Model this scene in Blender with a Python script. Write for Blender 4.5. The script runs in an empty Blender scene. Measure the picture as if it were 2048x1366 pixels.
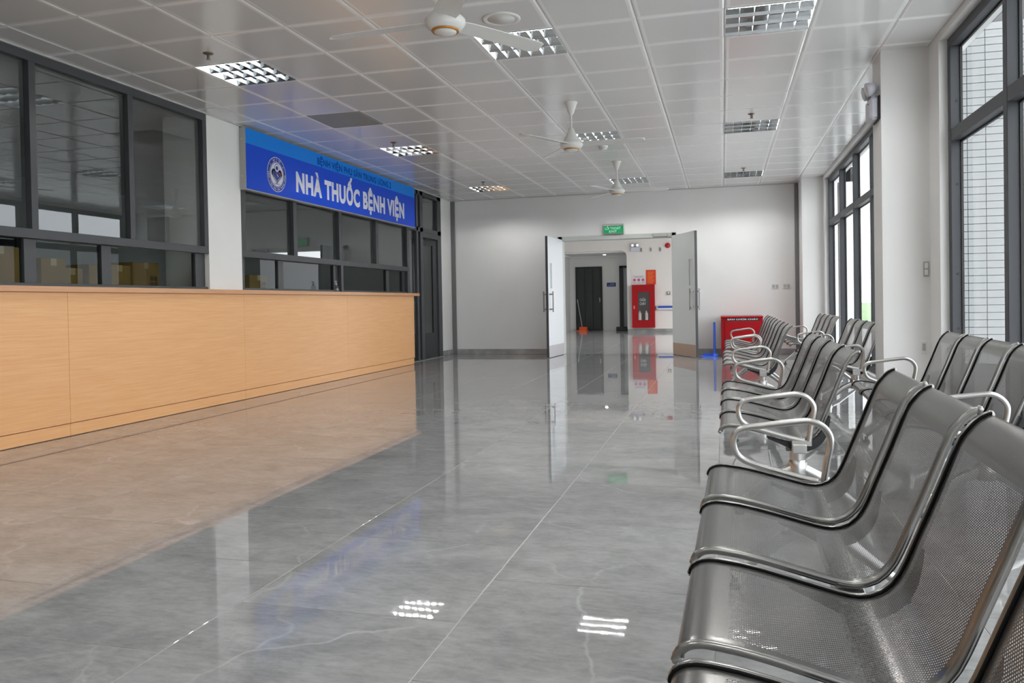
import bpy, bmesh, math, random
from mathutils import Vector, Matrix
import numpy as np

random.seed(7)
SC = bpy.context.scene
COL = SC.collection
PI = math.pi

# ------------------------------------------------------------------ camera
F_PX, YAW, PITCH, ROLL, CY = 1576.675, 0.261955, -0.0145186, -0.0175914, 628.882
CAM_H = 0.97
cy_, sy_, cp_, sp_ = math.cos(YAW), math.sin(YAW), math.cos(PITCH), math.sin(PITCH)
fwd = Vector((-sy_ * cp_, cy_ * cp_, sp_))
rgt = Vector((cy_, sy_, 0))
upv = rgt.cross(fwd)
r2 = rgt * math.cos(ROLL) + upv * math.sin(ROLL)
u2 = -rgt * math.sin(ROLL) + upv * math.cos(ROLL)
cam_d = bpy.data.cameras.new('camera')
cam_d.sensor_width = 36.0
cam_d.sensor_fit = 'HORIZONTAL'
cam_d.lens = F_PX / 2048 * 36.0
cam_d.shift_y = (CY - 683.0) / 2048.0
cam_d.clip_start = 0.05
cam_d.clip_end = 500
cam = bpy.data.objects.new('camera', cam_d)
COL.objects.link(cam)
M = Matrix.Identity(4)
for i in range(3):
    M[i][0], M[i][1], M[i][2] = r2[i], u2[i], -fwd[i]
M[2][3] = CAM_H
cam.matrix_world = M
SC.camera = cam

# ------------------------------------------------------------------ world, exposure
SKY_STRENGTH = 5.0
TUBE_STRENGTH = 120.0
SC.view_settings.view_transform = 'Standard'
SC.view_settings.look = 'None'
SC.view_settings.exposure = 0.0
SC.view_settings.gamma = 1.0
SC.view_settings.use_curve_mapping = False
SC.cycles.use_denoising = True
SC.cycles.max_bounces = 12
SC.cycles.diffuse_bounces = 5
SC.cycles.glossy_bounces = 5
SC.cycles.transparent_max_bounces = 24
SC.cycles.sample_clamp_indirect = 6.0
SC.cycles.caustics_reflective = False
SC.cycles.caustics_refractive = False

W = bpy.data.worlds.new('overcast_sky')
SC.world = W
W.use_nodes = True
wn, wl = W.node_tree.nodes, W.node_tree.links
wn.clear()
wo = wn.new('ShaderNodeOutputWorld')
wb = wn.new('ShaderNodeBackground')
wc = wn.new('ShaderNodeTexCoord')
wsx = wn.new('ShaderNodeSeparateXYZ')
wr = wn.new('ShaderNodeValToRGB')
wr.color_ramp.elements[0].position = 0.0
wr.color_ramp.elements[0].color = (.97, .985, 1.0, 1)
wr.color_ramp.elements[1].position = 0.7
wr.color_ramp.elements[1].color = (.96, .975, .99, 1)
wl.new(wc.outputs['Generated'], wsx.inputs[0])
wl.new(wsx.outputs['Z'], wr.inputs[0])
wl.new(wr.outputs[0], wb.inputs['Color'])
wb.inputs['Strength'].default_value = SKY_STRENGTH
wl.new(wb.outputs[0], wo.inputs['Surface'])

ROOM_X0, ROOM_X1, ROOM_Y0, ROOM_Y1, ROOM_Z = -5.05, 1.60, -4.0, 14.41, 2.95


def portal(name, y0, y1):
    ld = bpy.data.lights.new(name, 'AREA')
    ld.shape = 'RECTANGLE'
    ld.size = 2.75
    ld.size_y = y1 - y0
    ld.cycles.is_portal = True
    o = bpy.data.objects.new(name, ld)
    COL.objects.link(o)
    # light's -Z points to -X (into the room)
    o.matrix_world = Matrix(((0, 0, 1, 1.80), (0, 1, 0, (y0 + y1) / 2), (-1, 0, 0, 1.5), (0, 0, 0, 1)))


portal('sky_portal', 7.3, 13.75)
portal('sky_portal', -3.9, 6.7)
portal('sky_portal', 16.0, 23.0)  # portal for the added opening in the hall's right wall


# ------------------------------------------------------------------ mesh helpers
class MB:
    def __init__(s):
        s.v, s.f, s.m, s.sm, s.uv = [], [], [], [], {}

    def add(s, vs, fs, mat=0, smooth=False):
        n = len(s.v)
        s.v += [tuple(p) for p in vs]
        for f in fs:
            s.f.append(tuple(i + n for i in f))
            s.m.append(mat)
            s.sm.append(smooth)
        return s

    def box(s, x0, x1, y0, y1, z0, z1, mat=0):
        vs = [(x, y, z) for x in (x0, x1) for y in (y0, y1) for z in (z0, z1)]
        return s.add(vs, [(0, 1, 3, 2), (4, 6, 7, 5), (0, 4, 5, 1), (2, 3, 7, 6), (0, 2, 6, 4), (1, 5, 7, 3)], mat)

    def cbox(s, x0, x1, y0, y1, z0, z1, b=0.004, mat=0):
        """box with chamfered edges"""
        b = min(b, abs(x1 - x0) / 2.2, abs(y1 - y0) / 2.2, abs(z1 - z0) / 2.2)
        bm = bmesh.new()
        bmesh.ops.create_cube(bm, size=1)
        for v in bm.verts:
            v.co = Vector(((x0 + x1) / 2 + v.co.x * (x1 - x0), (y0 + y1) / 2 + v.co.y * (y1 - y0), (z0 + z1) / 2 + v.co.z * (z1 - z0)))
        bmesh.ops.bevel(bm, geom=bm.edges[:], offset=b, segments=1, affect='EDGES')
        bm.verts.index_update()
        s.add([v.co for v in bm.verts], [[v.index for v in f.verts] for f in bm.faces], mat)
        bm.free()
        return s

    def obox(s, M, sx, sy, sz, mat=0):
        vs = [M @ Vector((x * sx / 2, y * sy / 2, z * sz / 2)) for x in (-1, 1) for y in (-1, 1) for z in (-1, 1)]
        return s.add(vs, [(0, 1, 3, 2), (4, 6, 7, 5), (0, 4, 5, 1), (2, 3, 7, 6), (0, 2, 6, 4), (1, 5, 7, 3)], mat)

    def tube(s, path, r, n=8, closed=False, mat=0, cap=True):
        P = [Vector(p) for p in path]
        rr = r if isinstance(r, (list, tuple)) else [r] * len(P)
        L = len(P)
        rings = []
        prev = None
        for i in range(L):
            if closed:
                t = P[(i + 1) % L] - P[i - 1]
            else:
                t = P[min(i + 1, L - 1)] - P[max(i - 1, 0)]
            t.normalize()
            if prev is None:
                a = Vector((0, 0, 1)) if abs(t.z) < .9 else Vector((0, 1, 0))
                nrm = t.cross(a).normalized()
            else:
                nrm = (prev - t * prev.dot(t)).normalized()
            prev = nrm
            b = t.cross(nrm)
            rings.append([P[i] + (nrm * math.cos(2 * PI * k / n) + b * math.sin(2 * PI * k / n)) * rr[i] for k in range(n)])
        vs = [p for rg in rings for p in rg]
        fs = []
        for i in range(L if closed else L - 1):
            j = (i + 1) % L
            for k in range(n):
                k2 = (k + 1) % n
                fs.append((i * n + k, i * n + k2, j * n + k2, j * n + k))
        s.add(vs, fs, mat, True)
        if cap and not closed:
            s.add(rings[0], [tuple(range(n))[::-1]], mat)
            s.add(rings[-1], [tuple(range(n))], mat)
        return s

    def lathe(s, prof, c=(0, 0, 0), n=24, mat=0, M=None, smooth=True):
        """prof: list of (r, z) from bottom to top; axis z"""
        vs, fs = [], []
        for r, z in prof:
            for k in range(n):
                a = 2 * PI * k / n
                p = Vector((r * math.cos(a), r * math.sin(a), z))
                if M is not None:
                    p = M @ p
                vs.append(p + Vector(c))
        for i in range(len(prof) - 1):
            for k in range(n):
                k2 = (k + 1) % n
                fs.append((i * n + k, i * n + k2, (i + 1) * n + k2, (i + 1) * n + k))
        s.add(vs, fs, mat, smooth)
        if prof[0][0] > 1e-6:
            s.add(vs[:n], [tuple(range(n))[::-1]], mat)
        if prof[-1][0] > 1e-6:
            s.add(vs[-n:], [tuple(range(n))], mat)
        return s

    def prism(s, poly, fn, d0, d1, mat=0, smooth=False):
        """poly: 2D points (ccw); fn(u, v, d) -> xyz"""
        n = len(poly)
        vs = [fn(u, v, d0) for u, v in poly] + [fn(u, v, d1) for u, v in poly]
        fs = [tuple(range(n))[::-1], tuple(range(n, 2 * n))] + [(i, (i + 1) % n, n + (i + 1) % n, n + i) for i in range(n)]
        return s.add(vs, fs, mat, smooth)

    def mesh(s, name, mats):
        me = bpy.data.meshes.new(name)
        me.from_pydata(s.v, [], s.f)
        for m in (mats if isinstance(mats, (list, tuple)) else [mats]):
            me.materials.append(m)
        me.polygons.foreach_set('material_index', s.m)
        me.polygons.foreach_set('use_smooth', s.sm)
        bm = bmesh.new()
        bm.from_mesh(me)
        bmesh.ops.recalc_face_normals(bm, faces=bm.faces[:])
        bm.to_mesh(me)
        bm.free()
        me.update()
        return me

    def build(s, name, mats, parent=None, loc=None, bevel=0):
        o = bpy.data.objects.new(name, s.mesh(name, mats))
        COL.objects.link(o)
        if parent is not None:
            o.parent = parent
        if loc is not None:
            o.location = loc
        if bevel:
            bv = o.modifiers.new('bevel', 'BEVEL')
            bv.width = bevel
            bv.segments = 2
            bv.limit_method = 'ANGLE'
        return o


def tag(o, label=None, cat=None, group=None, kind=None):
    if label: o['label'] = label
    if cat: o['category'] = cat
    if group: o['group'] = group
    if kind: o['kind'] = kind
    return o


def thing(name, label, cat, loc=(0, 0, 0), rz=0, group=None):
    o = bpy.data.objects.new(name, None)
    o.empty_display_size = .1
    COL.objects.link(o)
    o.location = loc
    o.rotation_euler = (0, 0, rz)
    return tag(o, label, cat, group)


def struct(o, label=None):
    return tag(o, label, None, None, 'structure')


def struct_empty(name, label=None):
    o = bpy.data.objects.new(name, None)
    COL.objects.link(o)
    return struct(o, label)


def copy_tree(o, parent=None, **kw):
    c = o.copy()
    COL.objects.link(c)
    if parent is not None:
        c.parent = parent
    for ch in list(o.children):
        copy_tree(ch, c)
    return c


def catmull(pts, n=6):
    P = [np.array(p, float) for p in pts]
    out = []
    for i in range(len(P) - 1):
        p0, p1, p2, p3 = P[max(i - 1, 0)], P[i], P[i + 1], P[min(i + 2, len(P) - 1)]
        for k in range(n):
            t = k / n
            out.append(.5 * (2 * p1 + (p2 - p0) * t + (2 * p0 - 5 * p1 + 4 * p2 - p3) * t * t + (3 * p1 - p0 - 3 * p2 + p3) * t ** 3))
    out.append(P[-1])
    return [tuple(p) for p in out]


# ------------------------------------------------------------------ materials
def mat(name, col, rough=.5, metal=0., spec=.5, emit=None, estr=0.):
    m = bpy.data.materials.new(name)
    m.use_nodes = True
    b = m.node_tree.nodes['Principled BSDF']
    b.inputs['Base Color'].default_value = (*col, 1)
    b.inputs['Roughness'].default_value = rough
    b.inputs['Metallic'].default_value = metal
    b.inputs['Specular IOR Level'].default_value = spec
    if emit:
        b.inputs['Emission Color'].default_value = (*emit, 1)
        b.inputs['Emission Strength'].default_value = estr
    return m


def nodes_of(m):
    return m.node_tree.nodes, m.node_tree.links, m.node_tree.nodes['Principled BSDF']


def add_noise_color(m, c1, c2, scale=5, detail=4, coord='Object', stretch=(1, 1, 1), lo=.35, hi=.65, bump=0., bscale=None):
    n, l, b = nodes_of(m)
    tc = n.new('ShaderNodeTexCoord')
    mp = n.new('ShaderNodeMapping')
    mp.inputs['Scale'].default_value = stretch
    nz = n.new('ShaderNodeTexNoise')
    nz.inputs['Scale'].default_value = scale
    nz.inputs['Detail'].default_value = detail
    rp = n.new('ShaderNodeValToRGB')
    rp.color_ramp.elements[0].position = lo
    rp.color_ramp.elements[1].position = hi
    rp.color_ramp.elements[0].color = (*c1, 1)
    rp.color_ramp.elements[1].color = (*c2, 1)
    l.new(tc.outputs[coord], mp.inputs[0])
    l.new(mp.outputs[0], nz.inputs['Vector'])
    l.new(nz.outputs['Fac'], rp.inputs[0])
    l.new(rp.outputs[0], b.inputs['Base Color'])
    if bump:
        bp = n.new('ShaderNodeBump')
        bp.inputs['Strength'].default_value = bump
        bp.inputs['Distance'].default_value = .002
        if bscale:
            nb = n.new('ShaderNodeTexNoise')
            nb.inputs['Scale'].default_value = bscale
            l.new(tc.outputs[coord], nb.inputs['Vector'])
            l.new(nb.outputs['Fac'], bp.inputs['Height'])
        else:
            l.new(nz.outputs['Fac'], bp.inputs['Height'])
        l.new(bp.outputs[0], b.inputs['Normal'])
    return m


def glass_mat(name, tint, refl=1.0, ior=1.5):
    m = bpy.data.materials.new(name)
    m.use_nodes = True
    n, l = m.node_tree.nodes, m.node_tree.links
    n.clear()
    out = n.new('ShaderNodeOutputMaterial')
    mix = n.new('ShaderNodeMixShader')
    tr = n.new('ShaderNodeBsdfTransparent')
    tr.inputs[0].default_value = (*tint, 1)
    gl = n.new('ShaderNodeBsdfGlossy')
    gl.inputs['Roughness'].default_value = 0.0
    gl.inputs['Color'].default_value = (.95, .97, 1, 1)
    fr = n.new('ShaderNodeFresnel')
    fr.inputs['IOR'].default_value = ior
    ml = n.new('ShaderNodeMath')
    ml.operation = 'MULTIPLY'
    ml.use_clamp = True
    ml.inputs[1].default_value = refl
    ge = n.new('ShaderNodeNewGeometry')
    fb = n.new('ShaderNodeMath')          # the reflection is taken on the outer face of each pane only
    fb.operation = 'SUBTRACT'
    fb.inputs[0].default_value = 1.0
    l.new(ge.outputs['Backfacing'], fb.inputs[1])
    m2 = n.new('ShaderNodeMath')
    m2.operation = 'MULTIPLY'
    l.new(fr.outputs[0], ml.inputs[0])
    l.new(ml.outputs[0], m2.inputs[0])
    l.new(fb.outputs[0], m2.inputs[1])
    l.new(m2.outputs[0], mix.inputs[0])
    l.new(tr.outputs[0], mix.inputs[1])
    l.new(gl.outputs[0], mix.inputs[2])
    l.new(mix.outputs[0], out.inputs['Surface'])
    return m


WALL = add_noise_color(mat('wall_paint', (.8, .8, .79), .6), (.79, .79, .775), (.82, .82, .81), 1.3, 3)
WALLG = mat('wall_paint_flat', (.80, .80, .79), .6)
ALU = mat('dark_grey_aluminium', (.060, .063, .070), .45, .0, .35)
ALU2 = mat('dark_grey_aluminium_sash', (.045, .048, .052), .42, .0, .5)
TRIM = mat('grey_joint_cover', (.17, .17, .17), .45)
GLASS_IN = glass_mat('tinted_partition_glass', (.81, .83, .825), 1.9)
GLASS_LOW = glass_mat('sliding_window_glass', (.76, .79, .785), .30)
GLASS_OUT = glass_mat('window_glass', (.87, .885, .89), 1.0)
GLASS_CLEAR = glass_mat('clear_glass', (.9, .93, .92), 1.0)
WHITE_PL = mat('white_plastic', (.78, .78, .76), .35)
LILAC_PL = mat('pale_grey_plastic', (.62, .62, .70), .4)
BLACK = mat('black_plastic', (.012, .012, .013), .45)
DARKG = mat('dark_opening', (.02, .022, .024), .5)
CHROME = mat('stainless_tube', (.56, .55, .53), .32, 1.0)
STEEL = mat('brushed_steel', (.55, .55, .54), .3, 1.0)
RED = mat('red_paint', (.36, .003, .008), .35, 0, .3)
ORANGE = mat('orange_plastic', (.85, .12, .02), .45)
BLUE = mat('blue_plastic', (.05, .17, .85), .4)
SIGN_BLUE = mat('sign_blue', (.002, .07, .66), .45, 0, .25)
SIGN_LIGHT = mat('sign_light_blue', (.003, .23, .80), .45, 0, .25)
SIGN_TXT = mat('sign_white', (.74, .76, .86), .5)
SIGN_TXT2 = mat('sign_dark_blue', (.002, .075, .42), .6, 0, .1)
EMB_BLUE = mat('emblem_blue', (.012, .035, .30), .5)
EMB_RED = mat('emblem_red', (.5, .01, .03), .5)
GREY_BOX = mat('grey_box', (.42, .42, .40), .45)
LIGHT_GREY = mat('door_laminate', (.78, .81, .86), .45)
DOOR_EDGE = mat('door_edge', (.06, .06, .065), .5)
GREEN = mat('exit_green', (.002, .30, .10), .4, emit=(.002, .36, .12), estr=.12)
CARD = add_noise_color(mat('cardboard', (.42, .26, .09), .8), (.27, .155, .03), (.33, .195, .045), 3, 2)
CARD_P = mat('carton_print', (.12, .07, .03), .8)
TAPE = mat('carton_tape', (.50, .36, .18), .3)


def seat_material():
    m = mat('perforated_steel_sheet', (.21, .206, .198), .24, .85)
    n, l, b = nodes_of(m)
    uv = n.new('ShaderNodeUVMap')
    sp = n.new('ShaderNodeSeparateXYZ')
    l.new(uv.outputs[0], sp.inputs[0])

    def math_(op, a, b_=None, c=None):
        q = n.new('ShaderNodeMath')
        q.operation = op
        for i, x in enumerate((a, b_, c)):
            if x is None: continue
            if isinstance(x, (int, float)):
                q.inputs[i].default_value = x
            else:
                l.new(x, q.inputs[i])
        return q.outputs[0]
    P = .0078
    u, v = sp.outputs[0], sp.outputs[1]
    # staggered dot lattice: two square lattices, offset half a pitch
    def dots(du, dv):
        a = math_('SUBTRACT', math_('FRACT', math_('ADD', math_('DIVIDE', u, P), du)), .5)
        c = math_('SUBTRACT', math_('FRACT', math_('ADD', math_('DIVIDE', v, P), dv)), .5)
        return math_('LESS_THAN', math_('ADD', math_('MULTIPLY', a, a), math_('MULTIPLY', c, c)), .034)
    d = math_('MAXIMUM', dots(0, 0), dots(.5, .5))
    # keep a plain margin
    mu = math_('MULTIPLY', math_('GREATER_THAN', u, .038), math_('LESS_THAN', u, .402))
    mv = math_('MULTIPLY', math_('GREATER_THAN', v, .10), math_('LESS_THAN', v, .745))
    hole = math_('MULTIPLY', d, math_('MULTIPLY', mu, mv))
    tr = n.new('ShaderNodeBsdfTransparent')
    mx = n.new('ShaderNodeMixShader')
    out = n['Material Output']
    l.new(hole, mx.inputs[0])
    l.new(b.outputs[0], mx.inputs[1])
    l.new(tr.outputs[0], mx.inputs[2])
    l.new(mx.outputs[0], out.inputs['Surface'])
    return m


SEAT = seat_material()
SEAT_RIM = mat('seat_rim_steel', (.27, .265, .255), .28, .9)


def tile_material(name='grey_marble_tile', base=.32, rough=.022):
    BASE = (base,)
    m = mat(name, (.3, .3, .3), rough, 0, .45)
    n, l, b = nodes_of(m)
    tc = n.new('ShaderNodeTexCoord')
    oi = n.new('ShaderNodeObjectInfo')
    va = n.new('ShaderNodeVectorMath'); va.operation = 'MULTIPLY_ADD'
    l.new(oi.outputs['Random'], va.inputs[0])
    va.inputs[1].default_value = (37, 91, 53)
    l.new(tc.outputs['Object'], va.inputs[2])
    # clouds, streaks and fine specks
    n1 = n.new('ShaderNodeTexNoise'); n1.inputs['Scale'].default_value = 3.2; n1.inputs['Detail'].default_value = 9; n1.inputs['Roughness'].default_value = .74; n1.inputs['Distortion'].default_value = .25
    mp = n.new('ShaderNodeMapping'); mp.inputs['Scale'].default_value = (1, 1.5, 1); mp.inputs['Rotation'].default_value = (0, 0, .35)
    l.new(va.outputs[0], mp.inputs[0]); l.new(mp.outputs[0], n1.inputs['Vector'])
    nf = n.new('ShaderNodeTexNoise'); nf.inputs['Scale'].default_value = 42; nf.inputs['Detail'].default_value = 4; nf.inputs['Roughness'].default_value = .7
    mpf = n.new('ShaderNodeMapping'); mpf.inputs['Scale'].default_value = (.45, 1.4, 1); mpf.inputs['Rotation'].default_value = (0, 0, .5)
    l.new(va.outputs[0], mpf.inputs[0]); l.new(mpf.outputs[0], nf.inputs['Vector'])
    mixn = n.new('ShaderNodeMix'); mixn.data_type = 'FLOAT'; mixn.inputs[0].default_value = .30
    l.new(n1.outputs['Fac'], mixn.inputs[2]); l.new(nf.outputs['Fac'], mixn.inputs[3])
    r1 = n.new('ShaderNodeValToRGB')
    r1.color_ramp.elements[0].position = .34; r1.color_ramp.elements[0].color = (BASE[0] * .66, BASE[0] * .665, BASE[0] * .67, 1)
    r1.color_ramp.elements[1].position = .64; r1.color_ramp.elements[1].color = (BASE[0] * 1.16, BASE[0] * 1.16, BASE[0] * 1.15, 1)
    l.new(mixn.outputs[0], r1.inputs[0])
    # veins
    n2 = n.new('ShaderNodeTexNoise'); n2.inputs['Scale'].default_value = 2.2; n2.inputs['Detail'].default_value = 5
    l.new(va.outputs[0], n2.inputs['Vector'])
    mixv = n.new('ShaderNodeMix'); mixv.data_type = 'VECTOR'; mixv.inputs[0].default_value = .30
    l.new(va.outputs[0], mixv.inputs[4]); l.new(n2.outputs['Color'], mixv.inputs[5])
    vo = n.new('ShaderNodeTexVoronoi'); vo.feature = 'DISTANCE_TO_EDGE'; vo.inputs['Scale'].default_value = 1.5
    l.new(mixv.outputs[1], vo.inputs['Vector'])
    r2_ = n.new('ShaderNodeValToRGB')
    r2_.color_ramp.elements[0].position = 0; r2_.color_ramp.elements[0].color = (1, 1, 1, 1)
    r2_.color_ramp.elements[1].position = .012; r2_.color_ramp.elements[1].color = (0, 0, 0, 1)
    l.new(vo.outputs['Distance'], r2_.inputs[0])
    n3 = n.new('ShaderNodeTexNoise'); n3.inputs['Scale'].default_value = 1.6
    l.new(va.outputs[0], n3.inputs['Vector'])
    r3 = n.new('ShaderNodeValToRGB')
    r3.color_ramp.elements[0].position = .50; r3.color_ramp.elements[0].color = (0, 0, 0, 1)
    r3.color_ramp.elements[1].position = .78; r3.color_ramp.elements[1].color = (.5, .5, .5, 1)
    l.new(n3.outputs['Fac'], r3.inputs[0])
    mm = n.new('ShaderNodeMath'); mm.operation = 'MULTIPLY'
    l.new(r2_.outputs[0], mm.inputs[0]); l.new(r3.outputs[0], mm.inputs[1])
    mc = n.new('ShaderNodeMix'); mc.data_type = 'RGBA'
    l.new(mm.outputs[0], mc.inputs[0]); l.new(r1.outputs[0], mc.inputs[6]); mc.inputs[7].default_value = (.60, .60, .59, 1)
    l.new(mc.outputs[2], b.inputs['Base Color'])
    # faint polish waviness
    nb = n.new('ShaderNodeTexNoise'); nb.inputs['Scale'].default_value = 9
    l.new(va.outputs[0], nb.inputs['Vector'])
    bp = n.new('ShaderNodeBump'); bp.inputs['Strength'].default_value = .03; bp.inputs['Distance'].default_value = .004
    l.new(nb.outputs['Fac'], bp.inputs['Height']); l.new(bp.outputs[0], b.inputs['Normal'])
    return m


TILE = tile_material()
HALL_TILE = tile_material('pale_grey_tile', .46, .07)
GROUT = mat('pale_grout', (.55, .54, .51), .7)
SKIRT = add_noise_color(mat('grey_marble_skirting', (.2, .2, .2), .2), (.25, .25, .25), (.40, .40, .39), 4, 6)


def wood_material():
    m = mat('beech_laminate', (.6, .36, .2), .38, 0, .4)
    return add_noise_color(m, (.80, .415, .18), (.86, .485, .23), 9, 5, 'Object', (6, .35, 14), .34, .66)


WOOD = wood_material()
WOOD_EDGE = add_noise_color(mat('beech_laminate_edge', (.55, .3, .17), .4), (.60, .31, .16), (.66, .36, .19), 9, 4, 'Object', (6, .35, 14))


def ceil_material():
    m = mat('white_metal_ceiling_panel', (.55, .55, .55), .17, 0, .8)
    n, l, b = nodes_of(m)
    tc = n.new('ShaderNodeTexCoord')
    sp = n.new('ShaderNodeSeparateXYZ')
    l.new(tc.outputs['UV'], sp.inputs[0])
    # micro-perforated field inside a plain border
    def sub_abs(o_):
        a = n.new('ShaderNodeMath'); a.operation = 'SUBTRACT'; l.new(o_, a.inputs[0]); a.inputs[1].default_value = .5
        c = n.new('ShaderNodeMath'); c.operation = 'ABSOLUTE'; l.new(a.outputs[0], c.inputs[0])
        return c.outputs[0]
    mx = n.new('ShaderNodeMath'); mx.operation = 'MAXIMUM'
    l.new(sub_abs(sp.outputs[0]), mx.inputs[0]); l.new(sub_abs(sp.outputs[1]), mx.inputs[1])
    gt = n.new('ShaderNodeMath'); gt.operation = 'GREATER_THAN'; l.new(mx.outputs[0], gt.inputs[0]); gt.inputs[1].default_value = .440
    mc = n.new('ShaderNodeMix'); mc.data_type = 'RGBA'
    l.new(gt.outputs[0], mc.inputs[0])
    mc.inputs[6].default_value = (.74, .74, .74, 1)
    mc.inputs[7].default_value = (.88, .88, .88, 1)
    l.new(mc.outputs[2], b.inputs['Base Color'])
    return m


CEIL = ceil_material()
CEIL_PLAIN = mat('ceiling_plain', (.74, .74, .74), .3)
CEIL_EDGE = mat('ceiling_edge_trim', (.55, .55, .54), .4)
REFL = mat('mirror_reflector', (.74, .78, .80), .05, 1.0)
BLADE = mat('louvre_aluminium', (.48, .51, .53), .35, .7)
TUBE = mat('fluorescent_tube', (.9, .95, .95), .5, emit=(1.0, .985, .97), estr=TUBE_STRENGTH)


# ------------------------------------------------------------------ floor
def uvquad(me, x0, x1, y0, y1):
    uvl = me.uv_layers.new(name='UVMap')
    for lp in me.loops:
        co = me.vertices[lp.vertex_index].co
        uvl.data[lp.index].uv = ((co.x - x0) / (x1 - x0), (co.y - y0) / (y1 - y0))


floor = struct(MB().box(-10.2, ROOM_X1 + .05, ROOM_Y0 - .2, ROOM_Y1 + .2, -.12, -.0022).build('floor', GROUT), 'pale grout bed under polished grey marble floor tiles')
TS = .758
tile_cache = {}


def tile_mesh(w, d, m=None):
    key = (round(w, 3), round(d, 3), m)
    if key not in tile_cache:
        g = .0019
        c = .0008
        x0, x1, y0, y1 = -w / 2 + g, w / 2 - g, -d / 2 + g, d / 2 - g
        vs = [(x0, y0, -.01), (x1, y0, -.01), (x1, y1, -.01), (x0, y1, -.01), (x0, y0, -c), (x1, y0, -c), (x1, y1, -c), (x0, y1, -c),
              (x0 + c, y0 + c, 0), (x1 - c, y0 + c, 0), (x1 - c, y1 - c, 0), (x0 + c, y1 - c, 0)]
        fs = [(0, 1, 5, 4), (1, 2, 6, 5), (2, 3, 7, 6), (3, 0, 4, 7), (4, 5, 9, 8), (5, 6, 10, 9), (6, 7, 11, 10), (7, 4, 8, 11), (8, 9, 10, 11)]
        tile_cache[key] = MB().add(vs, fs).mesh('floor_tile', m or TILE)
    return tile_cache[key]


def lay_tiles(parent, X0, X1, Y0, Y1, name='tile'):
    k = -20
    while True:
        xa = -.794 + TS * k
        k += 1
        if xa + TS <= X0 + .02: continue
        if xa >= X1 - .02: break
        xl, xr = max(xa, X0), min(xa + TS, X1)
        off = 0 if (k % 2 == 1) else TS / 2
        ya = 2.64 + off - TS * 12
        while ya < Y1 - .02:
            yl, yr = max(ya, Y0), min(ya + TS, Y1)
            ya += TS
            if yr - yl < .03: continue
            o = bpy.data.objects.new(name, tile_mesh(xr - xl, yr - yl))
            COL.objects.link(o)
            o.parent = parent
            o.location = ((xl + xr) / 2, (yl + yr) / 2, 0)


lay_tiles(floor, ROOM_X0, ROOM_X1, -.9, ROOM_Y1)
MB().box(-2.87, -.88, ROOM_Y1, ROOM_Y1 + .198, -.05, -.0005).build('threshold_tile', TILE, floor)
tb = MB()
tb.box(ROOM_X0, ROOM_X1, ROOM_Y0, -.9, -.01, 0)
tag(tb.build('tiles_behind_camera', TILE, floor), kind='stuff')
# pharmacy room floor
MB().box(-10.0, ROOM_X0 - .1, ROOM_Y0, ROOM_Y1, -.01, 0).build('back_room_flooring', mat('back_room_floor', (.3, .3, .3), .2), floor)

# ------------------------------------------------------------------ ceiling
ceiling = struct(MB().box(-10.2, ROOM_X1 + .3, ROOM_Y0 - .2, ROOM_Y1 + .2, 3.10, 3.2).build('ceiling', CEIL_PLAIN), 'slab above the white metal ceiling panels')
GX0, GY0, GS = -1.1647, 5.608, .6
LIGHT_COLS = (-5, -1, 2)
LIGHT_ROWS = (-12, -6, 0, 6, 12)
cp_cache = {}


def panel_mesh(w, d):
    key = (round(w, 3), round(d, 3))
    if key not in cp_cache:
        g, c, h = .0015, .014, .006
        x0, x1, y0, y1 = -w / 2 + g, w / 2 - g, -d / 2 + g, d / 2 - g
        vs = [(x0, y0, .03), (x1, y0, .03), (x1, y1, .03), (x0, y1, .03), (x0, y0, h), (x1, y0, h), (x1, y1, h), (x0, y1, h),
              (x0 + c, y0 + c, 0), (x1 - c, y0 + c, 0), (x1 - c, y1 - c, 0), (x0 + c, y1 - c, 0)]
        fs = [(0, 1, 5, 4), (1, 2, 6, 5), (2, 3, 7, 6), (3, 0, 4, 7), (4, 5, 9, 8), (5, 6, 10, 9), (6, 7, 11, 10), (7, 4, 8, 11), (8, 9, 10, 11)]
        me = MB().add(vs, fs).mesh('ceiling_panel', CEIL)
        uvquad(me, -w / 2, w / 2, -d / 2, d / 2)
        cp_cache[key] = me
    return cp_cache[key]


behind = MB()
for kx in range(-7, 5):
    xl, xr = max(GX0 + kx * GS, ROOM_X0), min(GX0 + (kx + 1) * GS, ROOM_X1)
    if xr - xl < .03: continue
    for ky in range(-16, 15):
        yl, yr = max(GY0 + ky * GS, ROOM_Y0), min(GY0 + (ky + 1) * GS, ROOM_Y1)
        if yr - yl < .03: continue
        if kx in LIGHT_COLS and ky in LIGHT_ROWS: continue
        if kx == -5 and ky == 3: continue          # access hatch
        if kx == 4 and (ky in (2,)): pass
        if ky < -6:
            behind.box(xl + .002, xr - .002, yl + .002, yr - .002, ROOM_Z, ROOM_Z + .03)
            continue
        o = bpy.data.objects.new('panel', panel_mesh(xr - xl, yr - yl))
        COL.objects.link(o)
        o.parent = ceiling
        o.location = ((xl + xr) / 2, (yl + yr) / 2, ROOM_Z)
bo = behind.build('panels_behind_camera', CEIL_PLAIN, ceiling)
tag(bo, kind='stuff')
# perimeter angle trims at the ceiling edge
pt = MB()
pt.box(ROOM_X0 - .01, ROOM_X0 + .02, ROOM_Y0, ROOM_Y1, ROOM_Z - .012, ROOM_Z - .001)
pt.box(ROOM_X0, ROOM_X1, ROOM_Y1 - .02, ROOM_Y1, ROOM_Z - .012, ROOM_Z - .001)
pt.build('edge_trim', CEIL_EDGE, ceiling)
# ceiling of the pharmacy room
MB().box(-10.0, ROOM_X0 - .12, ROOM_Y0, ROOM_Y1, 2.95, 3.0).build('back_room_ceiling', CEIL_PLAIN, ceiling)

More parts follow.
